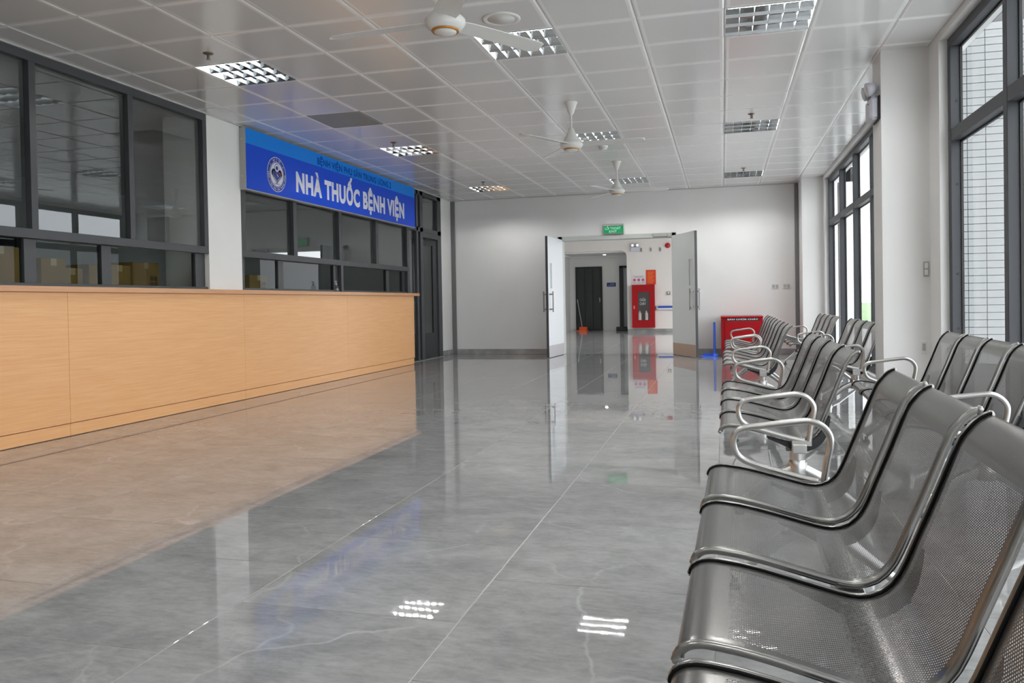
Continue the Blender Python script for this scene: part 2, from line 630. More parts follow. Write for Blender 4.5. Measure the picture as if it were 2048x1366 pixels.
# ------------------------------------------------------------------ walls
DX0, DX1, DZ = -2.90, -.85, 2.13          # double-door opening in the far wall
b = MB()
b.box(-10.2, DX0, ROOM_Y1, ROOM_Y1 + .2, 0, 3.1)
b.box(DX1, ROOM_X1 + .3, ROOM_Y1, ROOM_Y1 + .2, 0, 3.1)
b.box(DX0, DX1, ROOM_Y1, ROOM_Y1 + .2, DZ, 3.1)
struct(b.build('wall_back', WALL), 'white far wall around the open double doors')
b = MB()
b.box(-10.2, ROOM_X1 + .3, ROOM_Y0 - .2, ROOM_Y0, 0, 3.1)
struct(b.build('wall_front', WALL), 'white wall behind the camera')

# left wall: columns and low walls around the pharmacy glazing
COL1 = (6.968, 7.535)
b = MB()
b.box(-5.57, ROOM_X0, COL1[0], COL1[1], 0, 3.1)
struct(b.build('wall_left', WALL), 'white column between the two pharmacy glazings')
b = MB()
b.box(-5.57, ROOM_X0, 13.84, ROOM_Y1, 0, 3.1)
struct(b.build('wall_left_far', WALL), 'white column beside the pharmacy door')
b = MB()
b.box(-5.16, -5.06, ROOM_Y0, COL1[0], 0, 1.155)
b.box(-5.16, -5.06, COL1[1], 12.30, 0, 1.155)
struct(b.build('wall_left_low', WALL), 'low wall under the pharmacy glazing')
b = MB()
b.box(-10.2, -10.0, ROOM_Y0 - .2, ROOM_Y1 + .2, 0, 3.1)
struct(b.build('wall_pharmacy', mat('pharmacy_wall', (.62, .63, .62), .6)), 'grey-white wall at the back of the pharmacy')

# right wall: lintel, sill, pillars
b = MB()
b.box(1.60, 1.86, ROOM_Y0, ROOM_Y1 + .2, 2.90, 3.1)
b.box(1.60, 1.86, ROOM_Y0, ROOM_Y1 + .2, -.12, .09)
b.box(1.60, 1.75, 6.64, 7.36, .09, 2.90)
b.box(1.60, 1.75, 13.65, ROOM_Y1 + .2, .09, 2.90)
struct(b.build('wall_right', WALL), 'white wall around the tall windows')
PIL = MB()
PIL.box(1.25, 1.60, 6.94, 7.30, 0, 3.1)
struct(PIL.build('wall_right_pillar', WALL), 'white square pillar between the tall windows')
PIL = MB()
PIL.box(1.27, 1.60, 13.80, ROOM_Y1, 0, 3.1)
struct(PIL.build('wall_right_far_pillar', WALL), 'white square pillar in the far window corner')

# joint covers in the two far corners
struct(MB().cbox(-5.05, -4.965, ROOM_Y1 - .03, ROOM_Y1, 0, ROOM_Z - .012, .004).build('trim_1', TRIM), 'dark grey strip in the far corner by the pharmacy door')
struct(MB().cbox(1.205, 1.268, ROOM_Y1 - .03, ROOM_Y1, 0, ROOM_Z - .012, .004).build('trim_2', TRIM), 'dark grey strip in the far corner by the windows')

# skirtings
def skirt(name, x0, x1, y0, y1, label):
    struct(MB().cbox(x0, x1, y0, y1, 0, .10, .003).build(name, SKIRT), label)


skirt('baseboard_back', -4.96, DX0 - .06, ROOM_Y1 - .015, ROOM_Y1, 'grey marble skirting left of the double doors')
skirt('baseboard_back_right', DX1 + .06, 1.2, ROOM_Y1 - .015, ROOM_Y1, 'grey marble skirting behind the red box')
skirt('baseboard_left', ROOM_X0, ROOM_X0 + .015, 13.84, ROOM_Y1 - .035, 'grey marble skirting under the column by the pharmacy door')


# ------------------------------------------------------------------ windows on the right
def big_window(name, label, ys, z0=.09, z1=2.90, zt=(2.125, 2.235)):
    w = struct_empty(name, label)
    xf, xb = 1.66, 1.745
    # head, sill
    MB().cbox(xf, xb, ys[0] - .035, ys[-1] + .035, z1 - .07, z1, .003).build('head_rail', ALU, w)
    MB().cbox(xf, xb, ys[0] - .035, ys[-1] + .035, z0, z0 + .07, .003).build('bottom_rail', ALU, w)
    for y in ys:
        m_ = MB().cbox(xf, xb, y - .035, y + .035, z0 + .07, z1 - .07, .003)
        m_.build('mullion', ALU, w)
    for ya, yb in zip(ys[:-1], ys[1:]):
        MB().cbox(xf + .002, xb, ya + .035, yb - .035, zt[0], zt[1] - .02, .003).build('transom', ALU, w)
        for za, zb in ((z0 + .07, zt[0]), (zt[1] - .02, z1 - .07)):
            MB().box(xb - .012, xb - .006, ya + .035, yb - .035, za, zb).build('pane', GLASS_OUT, w)
            g = MB()       # black gasket round the pane
            e = .012
            for (a0, a1, c0, c1) in ((ya + .035, ya + .035 + e, za, zb), (yb - .035 - e, yb - .035, za, zb), (ya + .035, yb - .035, za, za + e), (ya + .035, yb - .035, zb - e, zb)):
                g.box(xb - .02, xb - .004, a0, a1, c0, c1)
            g.build('gasket', BLACK, w)
    return w


w1 = big_window('window_1', 'tall dark-framed window on the near side of the pillar', [6.605 - 1.21 * i for i in range(9)][::-1])
w2 = big_window('window_2', 'tall dark-framed window on the far side of the pillar', [13.615 - 1.235 * i for i in range(6)][::-1])
# screw heads on the near jamb
for zz in (2.42, 1.80, 1.13, .72):
    MB().lathe([(.009, 0), (.009, .003)], (0, 0, 0), 10, M=Matrix.Rotation(PI / 2, 4, 'X')).build('screw_head', BLACK, w1, (1.70, 6.5695, zz))

# ------------------------------------------------------------------ pharmacy glazing on the left
XF, XB = -5.05, -5.105


def bar(name, parent, y0, y1, z0, z1, m=ALU, x0=XB, x1=XF):
    MB().cbox(x0, x1, y0, y1, z0, z1, .002).build(name, m, parent)


def pane(parent, y0, y1, z0, z1, x=-5.10, m=None):
    MB().box(x - .003, x + .003, y0, y1, z0, z1).build('pane', m or GLASS_IN, parent)


ZB, ZT0, ZT1, ZH0, ZH1 = 1.158, 1.525, 1.597, 2.87, 2.945
g = struct_empty('window_3', 'dark-framed pharmacy glazing at the near end of the counter')
ym = [6.94 - 1.032 * i for i in range(11)][::-1]
bar('head_rail', g, ym[0] - .033, ym[-1] + .028, ZH0, ZH1)
bar('transom', g, ym[0] - .033, ym[-1] + .028, ZT0, ZT1)
bar('bottom_rail', g, ym[0] - .033, ym[-1] + .028, ZB, ZB + .03, ALU2, -5.14, -5.07)
for i, y in enumerate(ym):
    bar('mullion', g, y - .033, y + .028, ZT1, ZH0)
for ya, yb in zip(ym[:-1], ym[1:]):
    pane(g, ya + .028, yb - .033, ZT1, ZH0)
yl = [6.89, 5.635, 4.865, 3.61, 2.84, 1.58, .81, -.45, -1.2, -2.5, -3.37][::-1]
for i, y in enumerate(yl):
    wd = .075 if i == len(yl) - 1 else .055
    bar('sliding_stile', g, y - wd, y + wd, ZB + .03, ZT0, ALU2, -5.15, -5.10)
for ya, yb in zip(yl[:-1], yl[1:]):
    pane(g, ya + .05, yb - .05, ZB + .03, ZT0, -5.125, GLASS_LOW)

g = struct_empty('window_4', 'dark-framed pharmacy glazing under the blue sign')
ym = [7.585, 8.665, 9.845, 11.03, 12.24]
bar('head_rail', g, 7.545, 12.62, ZH0, ZH1)
bar('transom', g, 7.545, 12.23, ZT0, ZT1)
bar('bottom_rail', g, 7.545, 12.30, ZB, ZB + .03, ALU2, -5.14, -5.07)
for i, y in enumerate(ym):
    bar('mullion', g, y - .045, y + .04, ZT1 if i < 4 else ZB, ZH0)
for ya, yb in zip(ym[:-1], ym[1:]):
    pane(g, ya + .04, yb - .045, ZT1, ZH0)
yl = [7.60, 8.39, 9.77, 11.50, 12.15]
bar('mullion', g, 9.84, 9.905, ZB, ZT0)
for i, y in enumerate(yl):
    bar('sliding_stile', g, y - .055, y + .055, ZB + .03, ZT0, ALU2, -5.15, -5.10)
for ya, yb in zip(yl[:-1], yl[1:]):
    pane(g, ya + .05, yb - .05, ZB + .03, ZT0, -5.125, GLASS_LOW)

# pharmacy door with side and top light
d1 = struct_empty('door_1', 'dark aluminium glass door at the far end of the wooden counter')
bar('door_post', d1, 12.20, 12.36, 0, ZB)
bar('door_post', d1, 12.62, 12.70, 0, ZH1)
bar('door_post', d1, 12.80, 12.93, 0, ZH1)
bar('door_post', d1, 13.66, 13.84, 0, ZH1)
bar('door_head', d1, 12.28, 13.84, 2.235, 2.31)
bar('door_head', d1, 12.93, 13.66, 2.15, 2.235, ALU2)
bar('door_head', d1, 12.62, 13.84, ZH0, ZH1)
pane(d1, 12.36, 12.62, .02, 2.235)
pane(d1, 12.28, 12.62, 2.31, 2.87)
pane(d1, 12.93, 13.66, 2.31, 2.87)
MB().box(-5.12, -5.04, 12.30, 13.84, 0, .012).build('threshold', STEEL, d1)
# the leaf stands ajar inwards, hinged on the far jamb
lf = MB()
lf.cbox(-.02, .02, -.72, -.62, .01, 2.14, .002)
lf.cbox(-.02, .02, -.10, 0, .01, 2.14, .002)
lf.cbox(-.02, .02, -.62, -.10, .01, .45, .002)
lf.cbox(-.02, .02, -.62, -.10, 2.04, 2.14, .002)
leaf = lf.build('door_leaf', ALU2, d1, (-5.10, 13.65, 0))
leaf.rotation_euler = (0, 0, -.35)
MB().box(-.003, .003, -.62, -.10, .45, 2.04).build('pane', GLASS_IN, leaf)
MB().tube([(.05, -.67, .95), (.05, -.67, 1.15)], .011, 8).tube([(.0, -.67, .97), (.05, -.67, .97)], .008, 8).tube([(.0, -.67, 1.13), (.05, -.67, 1.13)], .008, 8).build('door_handle', STEEL, leaf)

# ------------------------------------------------------------------ double doors in the far wall
fr = MB()
fr.cbox(DX0 - .05, DX0 + .03, ROOM_Y1 - .03, ROOM_Y1 + .2, 0, DZ + .05, .004)
fr.cbox(DX1 - .03, DX1 + .05, ROOM_Y1 - .03, ROOM_Y1 + .2, 0, DZ + .05, .004)
fr.cbox(DX0 - .05, DX1 + .05, ROOM_Y1 - .03, ROOM_Y1 + .2, DZ - .03, DZ + .05, .004)
struct(fr.build('trim_3', mat('door_frame_grey', (.50, .53, .50), .45)), 'grey-green frame around the open double doors')


HANDLE = mat('dull_steel_handle', (.30, .30, .30), .35, .9)


def pull_handle(sgn):
    h = MB()
    h.tube([(.085 * sgn, -.935, .80), (.085 * sgn, -.935, 1.16)], .012, 10)
    for zz in (.85, 1.11):
        h.tube([(.02 * sgn, -.935, zz), (.086 * sgn, -.935, zz)], .011, 8)
        h.tube([(.065 * sgn, -.98, zz), (.065 * sgn, -.89, zz)], .012, 8)
    return h


FROST = mat('frosted_glass', (.70, .75, .74), .25)


def leaf_door(name, label, hx, hy, ang, kick, mface):
    d = struct_empty(name, label)
    d.location = (hx, hy, 0)
    d.rotation_euler = (0, 0, ang)
    zt = 2.12
    L = 1.01
    wy0, wy1, wz0, wz1 = -.89, -.77, 1.215, 1.655
    m_ = MB()
    m_.box(-.02, .02, -L, wy0, .01, zt)
    m_.box(-.02, .02, wy1, 0, .01, zt)
    m_.box(-.02, .02, wy0, wy1, .01, wz0)
    m_.box(-.02, .02, wy0, wy1, wz1, zt)
    m_.build('door_slab', mface, d)
    MB().box(-.021, .021, -L - .006, -L, .01, zt).build('edge_seal', DOOR_EDGE, d)
    MB().box(-.003, .003, wy0, wy1, wz0, wz1).build('pane', FROST, d)
    v = MB()
    for sx in (-1, 1):
        for (a0, a1, c0, c1) in ((wy0 - .012, wy0, wz0 - .012, wz1 + .012), (wy1, wy1 + .012, wz0 - .012, wz1 + .012), (wy0, wy1, wz0 - .012, wz0), (wy0, wy1, wz1, wz1 + .012)):
            v.box(.02 * sx, .024 * sx, a0, a1, c0, c1)
    v.build('pane_bead', mface, d)
    for sx in (-1, 1):
        MB().box(.02 * sx, .0225 * sx, -L + .01, -.01, .015, .215).build('kick_plate', kick, d)
        pull_handle(sx).build('door_handle', HANDLE, d)
    for zz in (.25, 1.05, 1.85):
        MB().tube([(0, .012, zz), (0, .012, zz + .1)], .009, 8).build('hinge', STEEL, d)
    return d


KICK = mat('steel_kick_plate', (.42, .42, .44), .3, .8)
KICK2 = mat('brown_reflection_kick_plate', (.42, .27, .19), .45, .3)  # brownish reflection put into the plate's own colour
leaf_door('door_2', 'open white door leaf on the left of the double doorway', -2.88, 14.36, -.062, KICK, LIGHT_GREY)
leaf_door('door_3', 'open door leaf, greyed as if shaded, on the right of the double doorway', -.86, 14.36, .44, KICK2, mat('door_laminate_shade', (.66, .68, .66), .45))  # same laminate as the left leaf, with shade put into the colour
# door closers
cl = MB()
cl.cbox(-1.2, -.95, ROOM_Y1 - .09, ROOM_Y1 - .03, DZ - .02, DZ + .04, .005)
tag(cl.build('door_closer', GREY_BOX), 'grey overhead door closer at the right end of the door head', 'door closer')

# ------------------------------------------------------------------ hall behind the double doors
HY = 24.6
hall_floor = struct(MB().box(-5.3, 2.2, ROOM_Y1 + .2, 27.2, -.1, -.002).build('floor_hall', GROUT), 'polished grey tile floor of the hall beyond the doors')
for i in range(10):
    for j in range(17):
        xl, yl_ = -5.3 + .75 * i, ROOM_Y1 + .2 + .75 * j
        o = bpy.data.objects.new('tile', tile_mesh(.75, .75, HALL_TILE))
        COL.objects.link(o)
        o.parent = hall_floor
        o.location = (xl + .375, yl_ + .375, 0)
b = MB()
b.box(-5.3, -5.0, ROOM_Y1 + .2, 26.3, 0, 3.2)
struct(b.build('wall_hall_left', WALLG), 'white tiled side wall of the hall')
WARM = mat('warm_white_paint', (.80, .76, .73), .6)
b = MB()
b.box(-2.88, 2.2, HY, HY + .2, 0, 3.2)
# beam above the alcove opening, with rounded haunches
zt_ = 2.54
pts = [(-5.0, 3.2), (-5.0, zt_ - .18)]
pts += [(-5.0 + .18 - .18 * math.cos(a), zt_ - .18 + .18 * math.sin(a)) for a in [PI / 2 * i / 6 for i in range(7)]]
pts += [(-2.88 - .18 + .18 * math.sin(a), zt_ - .18 + .18 * math.cos(a)) for a in [PI / 2 * i / 6 for i in range(7)]]
pts += [(-2.88, 3.2)]
b.prism(pts, lambda u, v, d: (u, d, v), HY, HY + .2)
struct(b.build('wall_hall', WARM), 'warm white end wall of the hall with the fire cabinet')
b = MB()
b.box(-5.3, -2.6, 26.3, 26.5, 0, 3.2)
struct(b.build('wall_alcove', WALLG), 'white wall at the back of the hall alcove')
b = MB()
b.box(-2.88, -2.6, HY + .2, 26.3, 0, 3.2)
struct(b.build('wall_alcove_right', WALLG), 'white side wall of the hall alcove')
b = MB()
b.box(2.0, 2.2, ROOM_Y1 + .2, 16.0, 0, 3.2)
b.box(2.0, 2.2, 23.0, HY, 0, 3.2)
b.box(2.0, 2.2, 16.0, 23.0, 2.8, 3.2)  # unseen opening below this lintel, added so daylight brightens the hall floor
b.box(2.0, 2.2, 16.0, 23.0, 0, .1)
struct(b.build('wall_hall_right', WALLG), 'white right side wall of the hall with an added daylight opening')
b = MB()
b.box(-5.3, 2.2, ROOM_Y1 + .2, HY, 2.95, 3.2)
b.box(-5.3, -2.6, HY + .2, 26.5, 2.50, 2.7)
struct(b.build('ceiling_hall', WALLG), 'white ceiling of the hall')
b = MB()
b.box(-5.0, -2.88, 26.22, 26.3, 2.42, 2.50)
b.box(-5.0, -4.92, HY + .2, 26.22, 2.42, 2.50)
struct(b.build('trim_4', WALLG), 'white cornice in the hall alcove')
skirt('baseboard_hall', -2.88, 2.0, HY - .015, HY, 'grey skirting under the fire cabinet')
# dark doors in the alcove
DDK = mat('dark_green_door', (.018, .024, .022), .4)
d = struct_empty('door_4', 'closed dark door in the hall alcove')
MB().cbox(-4.80, -3.90, 26.25, 26.30, 0, 2.14, .004).build('door_frame', BLACK, d)
for i in range(3):
    MB().cbox(-4.74 + .265 * i, -4.74 + .265 * i + .255, 26.225, 26.255, .03, 2.09, .004).build('door_board', DDK, d)
MB().tube([(-3.98, 26.21, .95), (-3.98, 26.21, 1.1)], .012, 8).build('door_handle', STEEL, d)
d = struct_empty('door_5', 'dark door frame at the right edge of the hall alcove')
MB().cbox(-3.32, -3.20, 26.20, 26.30, 0, 2.14, .004).build('door_post', BLACK, d)
MB().cbox(-3.32, -2.88, 26.20, 26.30, 2.07, 2.14, .004).build('door_head', BLACK, d)
MB().box(-3.20, -2.88, 26.28, 26.30, .1, 2.07).build('pane', mat('pale_glass_door', (.35, .38, .40), .2), d)
tag(MB().cbox(-3.42, -2.90, 26.0, 26.2, 0, .12, .01).build('floor_mat_box', BLACK), 'low black box on the floor at the foot of the alcove door frame', 'box')


# ------------------------------------------------------------------ lettering
def text_mesh(body, bold=.0, space=1.0):
    cu = bpy.data.curves.new('lettering', 'FONT')
    cu.body = body
    cu.size = 1
    cu.offset = bold
    cu.space_character = space
    cu.space_word = 1.0 / space ** .5
    cu.resolution_u = 3
    ob = bpy.data.objects.new('lettering', cu)
    COL.objects.link(ob)
    dg = bpy.context.evaluated_depsgraph_get()
    ev = ob.evaluated_get(dg)
    me = ev.to_mesh()
    vs = [(v.co.x, v.co.y) for v in me.vertices]
    fs = [tuple(p.vertices) for p in me.polygons]
    ev.to_mesh_clear()
    bpy.data.objects.remove(ob)
    bpy.data.curves.remove(cu)
    return vs, fs


def put_text(mb, body, box, fn, bold=.0, mat_i=0, d=0.0, cap=.727, depth=0., space=1.0):
    """box = (u0, u1, v_base, v_cap): letters scaled so that the caps fill it"""
    vs, fs = text_mesh(body, bold, space)
    if not vs: return mb
    us = [v[0] for v in vs]
    u0, u1, v0, v1 = box
    sx = (u1 - u0) / (max(us) - min(us))
    sy = (v1 - v0) / cap
    mu = min(us)
    mb.add([fn(u0 + (x - mu) * sx, v0 + y * sy, d) for x, y in vs], fs, mat_i)
    if depth:
        mb.add([fn(u0 + (x - mu) * sx, v0 + y * sy, d - depth) for x, y in vs], fs, mat_i)
    return mb


# ------------------------------------------------------------------ reception counter
ctr = thing('reception_counter', 'long beech-laminate pharmacy counter along the wall on the left', 'counter', (0, 0, 0))
joints = [-3.9, -1.9, .4, 2.69, 4.985, 7.30, 9.66, 12.03]
for ya, yb in zip(joints[:-1], joints[1:]):
    MB().cbox(-5.045, -4.88, ya + .0012, yb - .0012, .103, 1.112, .0015).build('front_panel', WOOD, ctr)
    MB().cbox(-5.045, -4.884, ya + .0012, yb - .0012 - (.02 if yb > 12 else 0), .004, .098, .0015).build('plinth_panel', WOOD, ctr)
MB().cbox(-5.047, -4.845, -3.9, 12.20, 1.113, 1.157, .003).build('countertop', WOOD_EDGE, ctr)
# a clear pump bottle on the counter
bt = thing('pump_bottle', 'small clear pump bottle standing on the counter under the sign', 'bottle', (-4.955, 9.50, 1.157))
CLEARPL = glass_mat('clear_plastic', (.75, .78, .78), 2.0)
MB().lathe([(.03, 0), (.033, .01), (.033, .07), (.02, .09), (.012, .10)], n=16).build('bottle_body', CLEARPL, bt)
MB().lathe([(.014, .098), (.014, .115), (.005, .116), (.005, .135), (.016, .136), (.016, .146)], n=12).tube([(0, 0, .141), (.0, -.045, .137)], .005, 6).build('pump_head', mat('grey_pump', (.5, .5, .5), .4), bt)

# work desk and cartons inside the pharmacy
dk = thing('dispensing_desk', 'white work desk behind the pharmacy glass, under the cartons', 'desk')
WD = mat('white_desk', (.6, .6, .58), .5)
MB().cbox(-5.95, -5.17, .5, 6.93, 1.03, 1.07, .004).build('desk_top', WD, dk)
MB().cbox(-5.95, -5.17, 7.56, 12.2, 1.03, 1.07, .004).build('desk_top', WD, dk)
for y in (.52, 2.6, 4.7, 6.85, 7.6, 10.0, 12.1):
    MB().box(-5.93, -5.2, y, y + .03, 0, 1.03).build('side_panel', WD, dk)


def carton(y0, y1, x0, x1, h, label, prints=False):
    c = thing('carton', label, 'box', ((x0 + x1) / 2, (y0 + y1) / 2, 1.07), 0, 'cartons behind the pharmacy glass')
    w, d_ = x1 - x0, y1 - y0
    MB().cbox(-w / 2, w / 2, -d_ / 2, d_ / 2, 0, h, .004).build('carton_body', CARD, c)
    MB().box(-w / 2 - .001, w / 2 + .001, -.03, .03, h - .06, h + .001).build('packing_tape', TAPE, c)
    if prints:
        p = MB()
        for i in range(2):
            for k in range(2):
                p.box(w / 2, w / 2 + .001, d_ / 2 - .13 + .055 * i, d_ / 2 - .085 + .055 * i, h * .35 + .06 * k, h * .35 + .045 + .06 * k)
        p.build('carton_print', CARD_P, c)


carton(4.78, 5.16, -5.85, -5.5, .42, 'tallest brown carton behind the glass at the near end of the counter')
carton(5.40, 5.66, -5.85, -5.55, .35, 'brown carton behind the second lower pane, beside a lower one')
carton(5.67, 5.90, -5.90, -5.60, .28, 'low brown carton between two taller cartons behind the glass')
carton(5.92, 6.19, -5.85, -5.55, .32, 'brown carton just left of the dark sliding stile behind the glass')
carton(6.24, 6.52, -5.90, -5.62, .33, 'brown carton just past the dark sliding stile behind the glass')
carton(6.53, 6.90, -5.88, -5.60, .37, 'brown carton with printed marks against the column behind the glass', True)
carton(8.05, 8.42, -5.62, -5.30, .28, 'brown carton with printed marks behind the glass under the sign', True)

# dark partition doors seen through the glass
pd = struct_empty('door_6', 'dark partition door inside the pharmacy')
MB().cbox(-9.99, -9.9, 8.2, 9.2, 0, 2.1, .01).build('door_slab', ALU2, pd)
MB().cbox(-9.99, -9.88, 8.1, 8.2, 0, 2.2, .01).build('door_post', ALU, pd)
MB().cbox(-9.99, -9.88, 9.2, 9.3, 0, 2.2, .01).build('door_post', ALU, pd)

# ------------------------------------------------------------------ pharmacy sign
sg = thing('pharmacy_sign', 'blue pharmacy sign box with white lettering above the counter', 'sign', (0, 0, 0))
SX, SY0, SY1, SZ0, SZ1 = -4.97, 7.53, 12.37, 2.252, 2.928
MB().cbox(-5.05, SX - .004, SY0, SY1, SZ0, SZ1, .003).build('sign_box', GREY_BOX, sg)
MB().box(SX - .004, SX, SY0 + .004, SY1 - .004, SZ0 + .012, 2.757).build('sign_face', SIGN_BLUE, sg)
MB().box(SX - .004, SX, SY0 + .004, SY1 - .004, 2.757, SZ1 - .004).build('header_band', SIGN_LIGHT, sg)
sfn = lambda u, v, d: (SX + d, u, v)


def put_words(name, body, box, fn, bold, m, parent, d=.001, space=1.0, cap=.727):
    """each word is a part of its own"""
    vs, fs = text_mesh(body, bold, space)
    par = list(range(len(vs)))

    def find(i):
        while par[i] != i:
            par[i] = par[par[i]]
            i = par[i]
        return i
    for f in fs:
        for i in f[1:]:
            par[find(i)] = find(f[0])
    isl = {}
    for f in fs:
        isl.setdefault(find(f[0]), []).append(f)
    rng = sorted([(min(vs[i][0] for f in q for i in f), max(vs[i][0] for f in q for i in f), q) for q in isl.values()], key=lambda t: t[0])
    words, end = [], -9
    for x0, x1, q in rng:
        if x0 - end > .15 and (not words or True):
            words.append([])
        words[-1] += q
        end = max(end, x1)
    us = [v[0] for v in vs]
    u0, u1, v0, v1 = box
    sx, sy, mu = (u1 - u0) / (max(us) - min(us)), (v1 - v0) / cap, min(us)
    for w in words:
        ids = sorted({i for f in w for i in f})
        mp_ = {i: k for k, i in enumerate(ids)}
        MB().add([fn(u0 + (vs[i][0] - mu) * sx, v0 + vs[i][1] * sy, d) for i in ids], [tuple(mp_[i] for i in f) for f in w]).build(name, m, parent)


def disc(mb, c, r0, r1, d, mi, fn, n=48):
    vs, fs = [], []
    for k in range(n):
        a = 2 * PI * k / n
        vs += [fn(c[0] + r0 * math.cos(a), c[1] + r0 * math.sin(a), d), fn(c[0] + r1 * math.cos(a), c[1] + r1 * math.sin(a), d)]
    for k in range(n):
        k2 = (k + 1) % n
        fs.append((2 * k, 2 * k + 1, 2 * k2 + 1, 2 * k2))
    mb.add(vs, fs, mi)


put_words('lettering', 'NHÀ THUỐC BỆNH VIỆN', (8.56, 11.905, 2.375, 2.607), sfn, .050, SIGN_TXT, sg, .002, 1.10)
put_words('header_lettering', 'BỆNH VIỆN PHỤ SẢN TRUNG ƯƠNG 2', (9.09, 11.40, 2.785, 2.872), sfn, .032, SIGN_TXT2, sg, .002, 1.06)


def stroke(mb, pts, w, d, mi, fn):
    """flat polyline of width w with round joints"""
    for (a, b_) in zip(pts[:-1], pts[1:]):
        A, B = Vector(a), Vector(b_)
        t = (B - A).normalized()
        q = Vector((-t.y, t.x)) * w / 2
        mb.add([fn(p.x, p.y, d) for p in (A - q, B - q, B + q, A + q)], [(0, 1, 2, 3)], mi)
    for p in pts:
        disc(mb, p, 0.0005, w / 2, d, mi, fn, 12)


em = MB()
ec, R0 = (8.135, 2.502), .200
# materials: 0 white, 1 blue, 2 red
disc(em, ec, .001, R0, .0010, 0, sfn)
disc(em, ec, .001, R0 * .965, .0014, 1, sfn)
disc(em, ec, .001, R0 * .74, .0018, 0, sfn)
disc(em, ec, .001, R0 * .715, .0022, 1, sfn)
disc(em, ec, .001, R0 * .675, .0026, 0, sfn)
E_ = lambda x, y: (ec[0] + x * R0, ec[1] + y * R0)
heart = [(0, -.43), (-.44, -.05), (-.49, .07), (-.43, .19), (-.32, .24), (-.22, .20), (0, .02)]
heart2 = [(0, .02), (.22, .20), (.32, .24), (.43, .19), (.49, .07), (.44, -.05), (0, -.43)]
hp = catmull(heart, 4)
hp2 = catmull(heart2, 4)
stroke(em, [E_(*p) for p in hp + hp2], .14 * R0, .0029, 1, sfn)
# filled blue heart
em.add([sfn(*E_(0, -.2), .0030)] + [sfn(*E_(*p), .0030) for p in hp + hp2[1:]], [(0, i, i + 1) for i in range(1, len(hp) + len(hp2) - 1)], 1)
stroke(em, [E_(*p) for p in hp + hp2], .085 * R0, .0034, 0, sfn)
stroke(em, [E_(0, .02), E_(.13, -.10)], .085 * R0, .0036, 0, sfn)
disc(em, E_(.31, .08), .0005, .085 * R0, .0040, 2, sfn, 20)
disc(em, E_(0, .37), .001, .25 * R0, .0042, 1, sfn, 28)
disc(em, E_(0, .37), .001, .215 * R0, .0045, 0, sfn, 28)
disc(em, E_(0, .37), .001, .125 * R0, .0048, 1, sfn, 28)
put_text(em, 'NHOG', (ec[0] - .27 * R0, ec[0] + .27 * R0, ec[1] - .585 * R0, ec[1] - .495 * R0), sfn, .02, 1, .0032)


def ring_text(body, r, a0, a1, h, outward=True):
    n_ = len(body)
    for i, ch in enumerate(body):
        if ch == ' ': continue
        a = a0 + (a1 - a0) * i / (n_ - 1)
        vs, fs = text_mesh(ch, .02)
        us = [v[0] for v in vs]
        s_ = h / .727
        mx_ = (min(us) + max(us)) / 2
        rot = a - PI / 2 if outward else a + PI / 2
        cx, cz = ec[0] + r * math.cos(a), ec[1] + r * math.sin(a)
        cr, sr = math.cos(rot), math.sin(rot)
        em.add([sfn(cx + ((x - mx_) * cr - (y - .36) * sr) * s_, cz + ((x - mx_) * sr + (y - .36) * cr) * s_, .0020) for x, y in vs], fs, 0)


ring_text('BỘ Y TẾ', .85 * R0, math.radians(114), math.radians(66), .11 * R0)
ring_text('BỆNH VIỆN PHỤ SẢN TRUNG ƯƠNG', .85 * R0, math.radians(178), math.radians(362), .10 * R0, False)
for aa in (math.radians(143), math.radians(37)):
    c_ = (ec[0] + .85 * R0 * math.cos(aa), ec[1] + .85 * R0 * math.sin(aa))
    st = [(c_[0] + (.055 if k % 2 == 0 else .022) * R0 * math.sin(k * PI / 5), c_[1] + (.055 if k % 2 == 0 else .022) * R0 * math.cos(k * PI / 5)) for k in range(10)]
    em.add([sfn(*c_, .0020)] + [sfn(*p, .0020) for p in st], [(0, 1 + k, 1 + (k + 1) % 10) for k in range(10)], 0)
em.build('hospital_emblem', [SIGN_TXT, EMB_BLUE, EMB_RED], sg)
for zz in (2.40, 2.80):
    MB().lathe([(.012, 0), (.012, .004)], n=10, M=Matrix.Rotation(PI / 2, 4, 'X')).build('screw_head', STEEL, sg, (-5.02, SY0, zz))

# ------------------------------------------------------------------ exit sign, sockets
ex = thing('exit_sign', 'small green exit sign box above the open double doors', 'sign', (0, 0, 0))
MB().cbox(-2.095, -1.725, 14.33, 14.405, 2.195, 2.375, .006).build('sign_box', GREY_BOX, ex)
MB().box(-2.085, -1.73, 14.326, 14.33, 2.205, 2.338).build('sign_face', GREEN, ex)
MINT = mat('exit_white', (.45, .85, .65), .5, emit=(.4, .85, .6), estr=.12)
efn = lambda u, v, d: (u, 14.326 - d, v)
put_words('lettering', 'LỐI THOÁT', (-2.06, -1.775, 2.272, 2.318), efn, .02, MINT, ex)
put_words('lettering', 'EXIT', (-1.985, -1.845, 2.218, 2.258), efn, .02, MINT, ex)
for nm, x0, x1, lab in (('a', .815, .938, 'double wall socket on the far wall, the one nearer the red box'), ('b', 1.005, 1.126, 'double wall socket on the far wall, nearer the corner strip')):
    s_ = thing('wall_socket', lab, 'socket', ((x0 + x1) / 2, 14.405, 1.18), 0, 'sockets on the far wall')
    MB().cbox(-.061, .061, -.008, .004, -.042, .042, .003).build('cover_plate', WHITE_PL, s_)
    for k in (-1, 1):
        MB().cbox(k * .028 - .021, k * .028 + .021, -.011, -.007, -.027, .027, .002).build('socket_module', mat('grey_module', (.45, .45, .45), .4), s_)
sw = thing('light_switch', 'white two-gang switch plate on the face of the window pillar', 'switch', (1.583 - .015, 6.936, 1.183))
